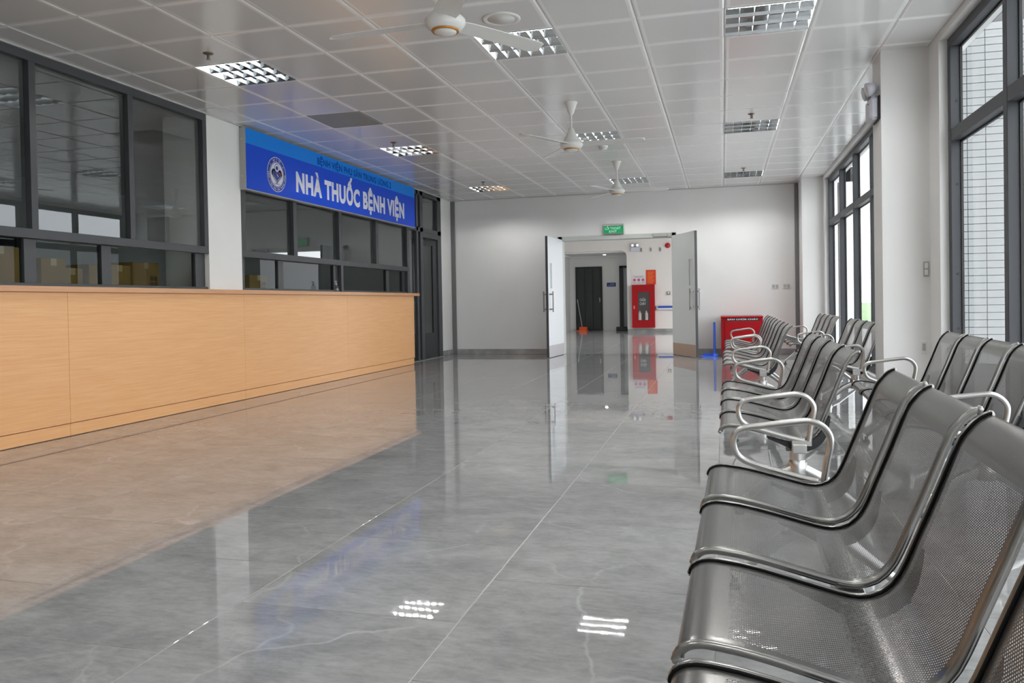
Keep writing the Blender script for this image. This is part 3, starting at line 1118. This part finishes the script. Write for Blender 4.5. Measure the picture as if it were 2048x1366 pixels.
MB().cbox(-.022, .020, -.008, .004, -.06, .06, .003).build('cover_plate', GREY_BOX, sw)
for k in (-1, 1):
    MB().cbox(-.014, .012, -.012, -.007, k * .027 - .022, k * .027 + .022, .002).build('rocker', WHITE_PL, sw)
lo = thing('wall_socket', 'small white socket low on the window pillar behind a bench', 'socket', (1.545, 6.936, .56))
MB().cbox(-.02, .02, -.008, .004, -.05, .05, .003).build('cover_plate', WHITE_PL, lo)
MB().cbox(-.012, .012, -.011, -.007, -.03, .03, .002).build('socket_module', GREY_BOX, lo)

# emergency lamp on the pillar's aisle face
ml = thing('emergency_light', 'pale grey twin-head emergency light high on the window pillar', 'emergency light', (1.25, 7.10, 2.50))
MB().cbox(-.075, .0, -.11, .11, -.085, .10, .02).build('battery_case', LILAC_PL, ml)
MB().cbox(-.012, .002, -.125, .125, -.09, .105, .004).build('back_plate', BLACK, ml)
for k, dy in ((0, -.07), (1, .07)):
    hd = MB()
    Mr = Matrix.Rotation(-PI / 2 - .25, 4, 'Y')
    hd.lathe([(.02, -.06), (.042, -.045), (.056, -.01), (.058, .018), (.050, .022)], n=20, M=Mr)
    h_ = hd.build('lamp_head', LILAC_PL, ml, (-.075, dy, .165))
    MB().lathe([(.050, .018), (.03, .03), (.0, .034)], n=20, M=Mr).build('lens', mat('lamp_lens', (.75, .75, .72), .1), h_)
    MB().tube([(-.05, dy, .10), (-.06, dy, .13)], .012, 8).build('swivel', GREY_BOX, ml)
MB().lathe([(.006, 0), (.006, .004)], n=8, M=Matrix.Rotation(-PI / 2, 4, 'Y')).build('test_button', BLACK, ml, (-.076, -.05, .05))


# ------------------------------------------------------------------ ceiling lights
def make_light():
    t = thing('ceiling_light', 'x', 'ceiling light', (0, 0, 0), 0, 'recessed louvre lights in the ceiling')
    h = MB()
    s_ = .297
    h.box(-s_, s_, -s_, s_, .088, .092)
    for a in (-1, 1):
        h.box(a * s_ - .003, a * s_ + .003, -s_, s_, -.001, .09)
        h.box(-s_, s_, a * s_ - .003, a * s_ + .003, -.001, .09)
    h.build('housing', mat_house, t)
    for i in range(3):
        y = -.195 + .195 * i
        MB().tube([(-.275, y, .0445), (.275, y, .0445)], .012, 8).build('tube_lamp', TUBE, t)
    for i in range(4):       # parabolic reflectors between the tubes: narrow below, wide above
        y = -.2925 + .195 * i
        pr = [(-.004, .0), (.004, .0), (.012, .022), (.026, .05), (.052, .082), (-.052, .082), (-.026, .05), (-.012, .022)]
        if i == 0: pr = [(max(u, -.002), v) for u, v in pr]
        if i == 3: pr = [(min(u, .002), v) for u, v in pr]
        r_ = MB()
        r_.prism(pr, lambda u, v, d: (d, y + u, v), -.292, .292)
        r_.build('reflector', REFL, t)
    for i in range(5):
        x = -.196 + .098 * i
        MB().box(x - .0012, x + .0012, -.290, .290, .0005, .032).build('louvre_blade', BLADE, t)
    return t


mat_house = mat('lamp_housing', (.70, .73, .74), .4, .2)
light0 = make_light()
colname = {-5: 'above the pharmacy counter', -1: 'in the middle row over the aisle', 2: 'over the benches by the windows'}
rowname = {-12: 'fourth', -6: 'behind', 0: 'nearest', 6: 'second', 12: 'farthest'}
rowname = {-12: 'behind the camera, farther one,', -6: 'just above and behind the camera', 0: 'nearest in view', 6: 'second from the camera', 12: 'farthest, close to the double-door wall,'}
first = True
for ky in LIGHT_ROWS:
    for kx in LIGHT_COLS:
        o = light0 if first else copy_tree(light0)
        first = False
        o.location = (GX0 + (kx + .5) * GS, GY0 + (ky + .5) * GS, ROOM_Z)
        o['label'] = 'recessed louvre light %s %s' % (rowname[ky], colname[kx])
for i, (x, y) in enumerate(((-1.4, 16.8), (-1.4, 20.4), (-3.9, 18.6), (.6, 18.6))):  # unseen fixtures added to light the hall
    o = copy_tree(light0)
    o.location = (x, y, ROOM_Z - .095)
    o['label'] = 'added louvre light on the hall ceiling hidden by the door head, ' + ('first', 'second', 'third', 'fourth', 'fifth', 'sixth')[i] + ' from the doors'
    o['group'] = 'added louvre lights on the hall ceiling'
# access hatch
ah = MB()
hx, hy = GX0 + (-5) * GS, GY0 + 3 * GS
ah.cbox(hx + .004, hx + GS - .004, hy + .004, hy + GS - .004, ROOM_Z - .002, ROOM_Z + .025, .004)
tag(ah.build('access_hatch', mat('hatch_grey', (.30, .31, .27), .4)), 'plain grey-green access hatch in the ceiling above the sign', 'access hatch')

# sprinklers, smoke detector, speaker
for (x, y, lab) in ((-3.837, 5.34, 'pendent sprinkler beside the nearest light above the counter'), (-3.853, 8.94, 'pendent sprinkler beside the light over the sign'),
                    (.32, 8.86, 'pendent sprinkler before the second light over the benches'), (.324, 12.46, 'pendent sprinkler before the farthest light over the benches'),
                    (-3.75, 12.32, 'pendent sprinkler before the farthest light over the counter')):
    s_ = thing('sprinkler', lab, 'sprinkler', (x, y, ROOM_Z), 0, 'sprinklers in the ceiling')
    MB().lathe([(.012, -.014), (.036, -.006), (.040, 0)], n=16).build('escutcheon', mat('bronze_ring', (.25, .2, .16), .35, .8), s_)
    MB().tube([(0, 0, -.045), (0, 0, 0)], .007, 8).lathe([(.018, -.05), (.018, -.047)], n=10).tube([(-.011, 0, -.044), (-.011, 0, -.015)], .0025, 5).tube([(.011, 0, -.044), (.011, 0, -.015)], .0025, 5).build('sprinkler_head', mat('bronze', (.30, .24, .18), .35, .8), s_)
sd = thing('smoke_detector', 'small round white smoke detector on the ceiling between two fans', 'smoke detector', (-1.453, 10.05, ROOM_Z))
MB().lathe([(.035, -.052), (.045, -.045), (.05, -.03), (.038, -.026), (.062, -.016), (.062, 0)], n=20).build('detector_body', WHITE_PL, sd)
MB().lathe([(.044, -.0275), (.044, -.0265)], n=20).build('sensor_slot', BLACK, sd)
sp_ = thing('ceiling_speaker', 'round flush white speaker in the ceiling beside the nearest fan', 'speaker', (-1.467, 5.32, ROOM_Z))
MB().lathe([(.098, -.004), (.12, -.010), (.135, -.004), (.135, 0)], n=32).build('bezel', WHITE_PL, sp_)
MB().lathe([(.0, -.006), (.098, -.004), (.098, -.002)], n=32).build('grille', mat('speaker_grille', (.70, .70, .68), .5), sp_)


# ------------------------------------------------------------------ ceiling fans
def make_fan():
    t = thing('ceiling_fan', 'x', 'ceiling fan', (0, 0, 0), 0, 'white ceiling fans along the aisle')
    MB().lathe([(.014, -.125), (.03, -.10), (.058, -.02), (.066, -.006), (.066, 0)], n=24).build('ceiling_cup', WHITE_PL, t)
    MB().tube([(0, 0, -.30), (0, 0, -.11)], .010, 10).build('down_rod', WHITE_PL, t)
    MB().lathe([(.078, -.385), (.07, -.36), (.04, -.30), (.022, -.255), (.012, -.25)], n=24).build('lower_cup', WHITE_PL, t)
    MB().lathe([(.072, -.462), (.10, -.448), (.113, -.425), (.113, -.405), (.10, -.39), (.075, -.382)], n=32).build('motor_housing', WHITE_PL, t)
    MB().lathe([(.066, -.470), (.074, -.471), (.078, -.462), (.072, -.458)], n=32).build('gold_ring', mat('gold_trim', (.55, .24, .04), .35, .5), t)
    MB().lathe([(.0, -.484), (.04, -.482), (.062, -.474), (.066, -.462)], n=32).build('hub_cap', WHITE_PL, t)
    for k in range(3):
        bl = MB()
        st_ = [(.10, .045), (.16, .058), (.30, .060), (.60, .064), (.68, .062), (.71, .045), (.72, .02)]
        vs, fs = [], []
        for r, w_ in st_:
            for s_ in (-1, 1):
                for dz in (0, .004):
                    vs.append((r, s_ * w_, -.418 - s_ * .010 + dz))
        for i in range(len(st_) - 1):
            a, c = i * 4, i * 4 + 4
            fs += [(a, a + 2, c + 2, c), (a + 1, c + 1, c + 3, a + 3), (a, c, c + 1, a + 1), (a + 2, a + 3, c + 3, c + 2)]
        fs += [(0, 1, 3, 2), (len(vs) - 4, len(vs) - 2, len(vs) - 1, len(vs) - 3)]
        bl.add(vs, fs)
        o = bl.build('blade', WHITE_PL, t)
        o.rotation_euler = (0, 0, 2 * PI * k / 3)
        MB().cbox(.06, .17, -.018, .018, -.414, -.408, .002).build('blade_iron', WHITE_PL, o)
    return t


fan0 = make_fan()
for i, (y, rz, lab) in enumerate(((4.16, .98, 'nearest white ceiling fan, cut off by the top edge of the photo'), (7.75, 0.02, 'middle white ceiling fan of the row of three'), (11.22, .12, 'farthest white ceiling fan, close to the double-door wall'))):
    o = fan0 if i == 0 else copy_tree(fan0)
    o.location = (-1.435 if i else -1.47, y, ROOM_Z)
    o.rotation_euler = (0, 0, rz)
    o['label'] = lab

# ------------------------------------------------------------------ waiting benches
PROF = [(-.003, .374), (.0, .387), (.012, .398), (.030, .404), (.057, .4045), (.122, .396), (.206, .377), (.280, .359), (.317, .352), (.347, .352), (.380, .365),
        (.407, .393), (.426, .430), (.447, .483), (.483, .573), (.521, .672), (.540, .703), (.557, .722), (.574, .733), (.580, .734)]
PP = catmull(PROF, 3)
SPITCH, SWID = .506, .44


def prof_normals(P):
    out = []
    for i in range(len(P)):
        a, c = P[max(i - 1, 0)], P[min(i + 1, len(P) - 1)]
        t = Vector((c[0] - a[0], c[1] - a[1])).normalized()
        out.append((-t.y, t.x))       # points up / forward of the sheet
    return out


PN = prof_normals(PP)
ARC = [0.]
for a, c in zip(PP[:-1], PP[1:]):
    ARC.append(ARC[-1] + math.hypot(c[0] - a[0], c[1] - a[1]))


def seat_mesh():
    mb = MB()
    # cross-section: side flange down, small radius, flat sheet
    cs = [(.0125, -.014), (.0125, -.004), (.014, -.001), (.018, 0), (.04, 0), (.22, 0), (.40, 0), (.422, 0), (.426, -.001), (.4275, -.004), (.4275, -.014)]
    n = len(cs)
    vs, uvs = [], []
    for (p, nn, s_) in zip(PP, PN, ARC):
        for y, dn in cs:
            # the back is dished very slightly
            vs.append((p[0] + nn[0] * dn, y, p[1] + nn[1] * dn))
            uvs.append((y, s_))
    fs = [(i * n + k, i * n + k + 1, (i + 1) * n + k + 1, (i + 1) * n + k) for i in range(len(PP) - 1) for k in range(n - 1)]
    mb.add(vs, fs, 0, True)
    me = mb.mesh('seat_sheet', SEAT)
    ul = me.uv_layers.new(name='UVMap')
    for lp in me.loops:
        ul.data[lp.index].uv = uvs[lp.vertex_index]
    return me


RIM_SHADE = mat('rim_shade_black', (.008, .008, .008), .8, 0, .1)  # black for the painted-in dark line beside the far rim


def rim_mesh(y, s):
    """rolled side tube standing a little proud of the sheet, with a black bead painting in the dark reflection on the far one"""
    mb = MB()
    path = [(p[0] - nn[0] * .001, y, p[1] - nn[1] * .001) for p, nn in zip(PP, PN)]
    path = path[::2] + [path[-1]]
    mb.tube(path, .0072, 10)
    for q in (path[0], path[-1]):
        mb.lathe([(0.0, -.009), (.006, -.0065), (.009, 0), (.006, .0065), (0., .009)], q, 10)
    if s < 0:      # black bead painting in the dark reflection along the far tube's inner side
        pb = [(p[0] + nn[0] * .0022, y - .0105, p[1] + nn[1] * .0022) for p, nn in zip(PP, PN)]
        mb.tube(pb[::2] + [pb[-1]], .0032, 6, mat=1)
    return mb


def cradle_mesh(y0, y1):
    i0 = min(range(len(PP)), key=lambda i: abs(PP[i][0] - .20) + (0 if PP[i][1] < .42 else 9))
    i1 = min(range(len(PP)), key=lambda i: abs(PP[i][1] - .47) + (0 if PP[i][0] > .4 else 9))
    top = [(PP[i][0] - PN[i][0] * .020, PP[i][1] - PN[i][1] * .020) for i in range(i0, i1 + 1)]
    L = len(top)
    low = []
    for k, i in enumerate(range(i0, i1 + 1)):
        t = k / (L - 1)
        th = .026 + .030 * math.sin(PI * t)
        low.append((PP[i][0] - PN[i][0] * th, PP[i][1] - PN[i][1] * th))
    mb = MB()
    vs = [(p[0], y, p[1]) for y in (y0, y1) for p in top] + [(p[0], y, p[1]) for y in (y0, y1) for p in low]
    A, B, C, D = 0, L, 2 * L, 3 * L
    fs = []
    for i in range(L - 1):
        fs += [(A + i, A + i + 1, B + i + 1, B + i), (C + i, D + i, D + i + 1, C + i + 1), (A + i, C + i, C + i + 1, A + i + 1), (B + i, B + i + 1, D + i + 1, D + i)]
    fs += [(A, B, D, C), (A + L - 1, C + L - 1, D + L - 1, B + L - 1)]
    return mb.add(vs, fs)


ARM = [(.371, .352), (.374, .375), (.381, .42), (.392, .475), (.390, .508), (.368, .538), (.332, .5535), (.287, .551), (.172, .535), (.110, .524), (.085, .503), (.079, .472), (.092, .433), (.132, .407), (.228, .380), (.303, .361), (.352, .352)]


def make_bench():
    t = thing('waiting_bench', 'x', 'bench', (0, 0, 0), 0, 'steel waiting benches')
    sm = seat_mesh()
    r0, r1 = rim_mesh(.004, 1).mesh('seat_rim', [SEAT_RIM, RIM_SHADE]), rim_mesh(.436, -1).mesh('seat_rim', [SEAT_RIM, RIM_SHADE])
    for k in range(4):
        s_ = bpy.data.objects.new('seat', sm)
        COL.objects.link(s_)
        s_.parent = t
        s_.location = (0, k * SPITCH, 0)
        for rm in (r0, r1):
            q = bpy.data.objects.new('seat_rim', rm)
            COL.objects.link(q)
            q.parent = s_
    L = 3 * SPITCH + SWID
    MB().cbox(.30, .36, -.07, L + .07, .298, .338, .004).build('beam', STEEL, t)
    for y in (.012, SPITCH - .035, 2 * SPITCH - .035, 3 * SPITCH - .035, L - .012):
        cradle_mesh(y - .022, y + .022).build('cradle', BLACK, t)
    for y in (-.05, L + .05):
        pth = catmull([(p[0], y, p[1]) for p in ARM], 4)
        MB().tube(pth, .0115, 10).box(.30, .38, y - .012, y + .012, .332, .352).build('armrest', CHROME, t)
    for y in (.035, L - .035):
        lg = MB()
        lg.lathe([(.033, .19), (.033, .31)], (.33, y, 0), 16)
        lg.lathe([(.036, .175), (.040, .19), (.040, .245), (.033, .255)], (.33, y, 0), 16)
        lg.cbox(.28, .38, y - .035, y + .035, .296, .30, .002)
        for xe, sgn in ((.075, -1), (.60, 1)):
            lg.tube([(.33 + sgn * .02, y, .215), (.33 + sgn * .10, y, .175), (xe, y, .045)], [.026, .024, .014], 10)
        o = lg.build('leg', STEEL, t)
        for xe in (.078, .597):
            MB().lathe([(.022, 0), (.022, .012), (.012, .02), (.008, .04)], (xe, y, 0), 12).build('foot_glide', mat('dark_green_glide', (.01, .04, .045), .3), o)
    return t


bench0 = make_bench()
SPOTS = [(-.092, .815, .020, 'steel four-seat waiting bench nearest the camera, cut off by the lower edge'),
         (-.020, 3.66, .006, 'steel four-seat bench in the aisle row, second from the camera'),
         (-.005, 7.17, 0, 'steel four-seat bench in the aisle row, third from the camera'),
         (.02, 9.50, 0, 'steel four-seat bench in the aisle row, farthest, in front of the red box'),
         (.747, 3.76, .045, 'steel four-seat bench by the near window, beside the white pillar'),
         (.765, 7.34, .006, 'steel four-seat bench in the window row, partly hidden behind the white pillar'),
         (.80, 10.35, 0, 'steel four-seat bench in the window row, farthest, in the far corner')]
for i, (x, y, phi, lab) in enumerate(SPOTS):
    o = bench0 if i == 0 else copy_tree(bench0)
    o.location = (x, y, 0)
    o.rotation_euler = (0, 0, -phi)
    o['label'] = lab

# ------------------------------------------------------------------ red box and dustpan by the far wall
rb = thing('fire_equipment_box', 'red metal chest on the floor against the far wall', 'chest', (0, 0, 0))
MB().cbox(-.04, .63, 13.62, 14.35, .012, .655, .008).build('chest_body', RED, rb)
MB().cbox(-.045, .635, 13.60, 14.36, .655, .685, .006).build('lid', RED, rb)
MB().cbox(.02, .585, 13.606, 13.622, .06, .595, .004).build('front_panel', RED, rb)
MB().box(.05, .57, 13.606, 13.621, .612, .652).build('name_strip', mat('strip_black', (.03, .02, .025), .5), rb)
put_words('lettering', 'BÀN CHỮA CHÁY', (.065, .555, .620, .645), lambda u, v, d: (u, 13.606 - d, v), .02, SIGN_TXT, rb, .001)
MB().lathe([(.012, 0), (.016, .01), (.008, .022)], n=12, M=Matrix.Rotation(PI / 2, 4, 'X')).build('lock_knob', mat('dark_lock', (.10, .04, .03), .4, .5), rb, (.21, 13.607, .47))
for x in (0, .59):
    MB().box(x - .02, x + .02, 13.65, 14.3, 0, .014).build('skid', BLACK, rb)

dp = thing('dustpan', 'blue long-handled dustpan standing on the floor left of the red chest', 'dustpan', (-.22, 13.75, 0))
bp_ = MB()
pan = [(-.16, -.10), (.10, -.12), (.12, .10), (-.14, .12)]
bp_.prism([(-.165, -.09), (-.12, -.125), (.08, -.125), (.125, -.06), (.125, .06), (.08, .11), (-.12, .11), (-.165, .07)], lambda u, v, d: (u, v, d), 0.0, .012)
bp_.prism([(.05, -.10), (.12, -.06), (.12, .06), (.05, .10)], lambda u, v, d: (u, v, d), .012, .055)
bp_.prism([(-.12, .09), (.08, .09), (.08, .11), (-.12, .11)], lambda u, v, d: (u, v, d), .012, .05)
bp_.build('pan', BLUE, dp)
MB().tube([(.06, 0, .04), (.07, 0, .12), (.07, 0, .585)], .020, 10).build('handle', BLUE, dp)

# ------------------------------------------------------------------ hall furnishings
fc = thing('fire_hose_cabinet', 'red fire hose cabinet with a glazed door on the hall wall', 'fire cabinet', (-2.37, HY, 0))
MB().box(-.345, .345, -.16, -.004, .14, 1.46).build('cabinet_case', RED, fc)
dr = MB()
dr.box(-.345, -.16, -.185, -.16, .14, 1.46)
dr.box(.195, .345, -.185, -.16, .14, 1.46)
dr.box(-.16, .195, -.185, -.16, 1.24, 1.46)
dr.box(-.16, .195, -.185, -.16, .14, .37)
dro = dr.build('door', RED, fc)
MB().box(-.16, .195, -.176, -.170, .37, 1.24).build('pane', mat('dark_cabinet_glass', (.06, .05, .05), .12), dro)
MB().cbox(-.30, -.26, -.20, -.185, .72, .82, .004).build('door_handle', mat('pinkish_handle', (.6, .25, .25), .4), dro)
put_text(put_text(MB(), 'CHỮA', (-.11, .08, .96, 1.04), lambda u, v, d: (u, -.176 - d, v), .02, 0, .002), 'CHÁY', (-.11, .08, .84, .92), lambda u, v, d: (u, -.176 - d, v), .02, 0, .002).build('lettering', mat('pale_lettering', (.45, .47, .47), .5), fc)
for x in (-.11, .09):
    MB().lathe([(.05, .375), (.05, .58), (.02, .62), (.02, .66)], (x, -.185, 0), 12).build('extinguisher', mat('pale_bottle', (.45, .38, .34), .4), fc)
nb = thing('safety_notice', 'white fire instruction notice with red pictures above the fire cabinet', 'notice', (-2.515, HY, 1.615))
MB().box(-.205, .205, -.012, 0, -.145, .145).build('notice_board', mat('notice_white', (.72, .70, .76), .5), nb)
pm = MB()
for i in range(3):
    disc(pm, (-.13 + .13 * i, 0), .002, .045, 0, 0, lambda u, v, d: (u, -.0135, v), 14)
pm.build('pictogram', mat('notice_red', (.6, .12, .14), .5), nb)
tl = MB()
for zz, x0, x1 in ((.10, -.16, .16), (.075, -.12, .12), (-.09, -.15, -.09), (-.09, -.02, .03), (-.09, .09, .17)):
    tl.box(x0, x1, -.0135, -.012, zz, zz + .012)
tl.build('text_line', mat('notice_grey', (.3, .3, .36), .5), nb)
ob = thing('fire_rules_board', 'orange-red fire rules board above the right half of the fire cabinet', 'notice', (-2.14, HY, 1.69))
MB().box(-.15, .15, -.015, 0, -.225, .225).build('notice_board', mat('rules_red', (.70, .05, .015), .5), ob)
tl = MB()
for i in range(9):
    tl.box(-.10, .10 - .03 * (i % 3), -.0165, -.015, .15 - i * .042, .165 - i * .042)
tl.build('text_line', mat('rules_yellow', (.80, .25, .02), .5), ob)
el = thing('emergency_light', 'twin-head emergency light on the hall wall above the notices', 'emergency light', (-2.61, HY, 2.60))
MB().cbox(-.14, .14, -.08, 0, -.11, .03, .01).build('battery_case', LILAC_PL, el)
for k in (-1, 1):
    MB().lathe([(.02, -.05), (.055, -.02), (.06, .02), (.04, .03)], n=16, M=Matrix.Rotation(PI / 2, 4, 'X')).build('lamp_head', LILAC_PL, el, (k * .075, -.07, .085))
    MB().lathe([(.04, 0), (.0, .012)], n=14, M=Matrix.Rotation(PI / 2, 4, 'X')).build('lens', mat('lit_lens', (.9, .9, .88), .2, emit=(1, 1, .95), estr=.5), el, (k * .075, -.10, .085))
for i, x in enumerate((-2.42, -2.13, -1.84)):
    bx_ = thing('junction_stub', 'small grey conduit stub high on the hall wall, ' + ('beside the emergency light', 'middle one of three', 'nearest the red alarm bell')[i], 'conduit', (x, HY, 2.53), 0, 'conduit stubs on the hall wall')
    MB().cbox(-.022, .022, -.04, 0, -.05, .06, .006).build('stub_box', mat('stub_grey', (.3, .29, .3), .4), bx_)
    MB().tube([(0, -.02, .06), (0, -.02, .09)], .012, 8).build('conduit_end', WHITE_PL, bx_)
ab = thing('alarm_bell', 'round dark red alarm bell at the top right of the hall wall', 'bell', (-1.62, HY, 2.65))
MB().lathe([(.02, .07), (.06, .06), (.082, .02), (.085, 0)][::-1], n=20, M=Matrix.Rotation(PI / 2, 4, 'X')).build('bell_dome', mat('bell_red', (.45, .01, .015), .3), ab)
cp = thing('call_point', 'small grey call point on the hall wall right of the fire cabinet', 'call point', (-1.61, HY, 1.19))
MB().cbox(-.05, .05, -.05, 0, -.05, .05, .008).build('call_box', mat('brown_grey', (.22, .16, .15), .4), cp)
MB().box(-.028, .028, -.054, -.05, -.02, .035).build('button_plate', WHITE_PL, cp)
hr = thing('handrail', 'blue and white wall handrail to the right of the fire cabinet', 'handrail', (0, HY, 0))
MB().cbox(-1.98, 1.9, -.09, -.03, .68, .74, .012).build('rail_guard', mat('rail_white', (.70, .70, .78), .4), hr)
MB().cbox(-1.94, 1.9, -.10, -.03, .74, .80, .012).build('grip_strip', mat('rail_blue', (.02, .07, .42), .4), hr)
MB().cbox(-2.0, -1.94, -.10, 0, .675, .805, .012).build('end_cap', GREY_BOX, hr)
for x in (-1.5, -.5, .5, 1.5):
    MB().box(x - .02, x + .02, -.04, 0, .70, .78).build('bracket', GREY_BOX, hr)
rs = thing('room_sign', 'small dark blue room sign between the two dark alcove doors', 'sign', (-3.6, 26.3, 1.525))
MB().box(-.15, .15, -.015, 0, -.065, .065).build('sign_plate', mat('room_sign_blue', (.008, .03, .22), .4), rs)
tl = MB()
tl.box(-.03, .11, -.0165, -.015, .015, .035)
tl.box(-.10, .11, -.0165, -.015, -.03, -.012)
tl.build('text_line', mat('room_sign_text', (.35, .4, .6), .5), rs)
dl = thing('downlight', 'small lit round downlight in the alcove ceiling', 'downlight', (-3.73, 25.7, 2.50))
MB().lathe([(.05, -.008), (.075, -.008), (.08, 0)], n=20).build('bezel', WHITE_PL, dl)
MB().lathe([(.0, -.010), (.05, -.010), (.05, -.006)], n=20).build('lens', mat('downlight_lens', (1, 1, 1), .4, emit=(1, .97, .9), estr=30), dl)
od = thing('dustpan', 'orange dustpan with a long thin handle leaning by the alcove door', 'dustpan', (-4.55, 25.95, 0))
MB().prism([(-.20, -.12), (.16, -.14), (.20, .10), (-.14, .14)], lambda u, v, d: (u, v, d), 0, .02).prism([(-.10, .02), (.14, .0), (.17, .10), (-.12, .13)], lambda u, v, d: (u, v, d), .02, .13).build('pan', ORANGE, od)
MB().tube([(0, .06, .10), (-.16, .20, .92)], .012, 8).tube([(-.16, .20, .92), (-.18, .22, 1.05)], .016, 8).build('handle', STEEL, od)

# ------------------------------------------------------------------ outdoors
gr = MB()
gr.box(1.9, 120, -60, 200, -.5, -.38)
struct(gr.build('ground_outside', add_noise_color(mat('lawn', (.2, .4, .12), .9), (.20, .32, .15), (.32, .44, .24), .6, 4)), 'lawn outside the windows')
pvm = MB()
pvm.box(1.87, 60, -60, 36, -.38, -.30)  # made wide and pale so it bounces skylight up to the ceiling
struct(pvm.build('path_outside', mat('outside_paving', (.72, .72, .71), .8)), 'paving outside the windows, made wide and pale to bounce skylight')
fin = struct(MB().box(1.752, 2.9, 7.006, 7.35, -.3, 4.2).build('wall_outside', mat('facade_bed', (.10, .10, .105), .8)), 'white tiled fin wall outside the near window')
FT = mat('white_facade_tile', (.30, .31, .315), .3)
tw, th_ = .131, .0585
fm = MB().cbox(.002, tw - .002, -.006, .004, .0022, th_ - .0022, .001).mesh('facade_tile', FT)
for i in range(6):
    for j in range(46):
        o = bpy.data.objects.new('tile', fm)
        COL.objects.link(o)
        o.parent = fin
        o.location = (1.755 + tw * i, 7.003, .42 + th_ * j)


def tree(x, y, h, r, seed, label):
    rd = random.Random(seed)
    t = thing('tree', label, 'tree', (x, y, -.35), 0, 'trees beyond the lawn')
    MB().tube([(0, 0, 0), (.1, 0, h * .4), (.05, .1, h * .7)], [.22, .16, .08], 8).build('trunk', mat('bark', (.2, .16, .12), .9), t)
    lv = MB()
    for _ in range(900):
        a, b_ = rd.uniform(0, 2 * PI), math.acos(rd.uniform(-1, 1))
        q = r * rd.uniform(.35, 1) ** .5
        c = Vector((q * math.sin(b_) * math.cos(a), q * math.sin(b_) * math.sin(a), h * .66 + .75 * q * math.cos(b_)))
        s_ = rd.uniform(.12, .26)
        d1_, d2_ = Vector((rd.gauss(0, 1), rd.gauss(0, 1), rd.gauss(0, 1))).normalized(), Vector((rd.gauss(0, 1), rd.gauss(0, 1), rd.gauss(0, 1))).normalized()
        lv.add([c - d1_ * s_, c + d2_ * s_ * .6, c + d1_ * s_, c - d2_ * s_ * .6], [(0, 1, 2, 3)])
    tag(lv.build('crown', LEAF, t), kind='stuff')


LEAF = mat('leaf_green', (.20, .38, .14), .7)
tree(12, 52, 4.0, 2.2, 1, 'leafy green tree seen low through the middle pane of the far window')
tree(17, 60, 4.6, 2.6, 2, 'leafy green tree seen low beside the far window mullion')
tree(9.5, 44, 3.2, 1.6, 3, 'smallest leafy tree nearest the far window')
tree(24, 70, 5.0, 3.0, 4, 'largest leafy tree, farthest across the lawn')

for o in list(SC.objects):
    if o.type == 'MESH' and o.name.startswith('lettering') and o.parent is None:
        bpy.data.objects.remove(o)
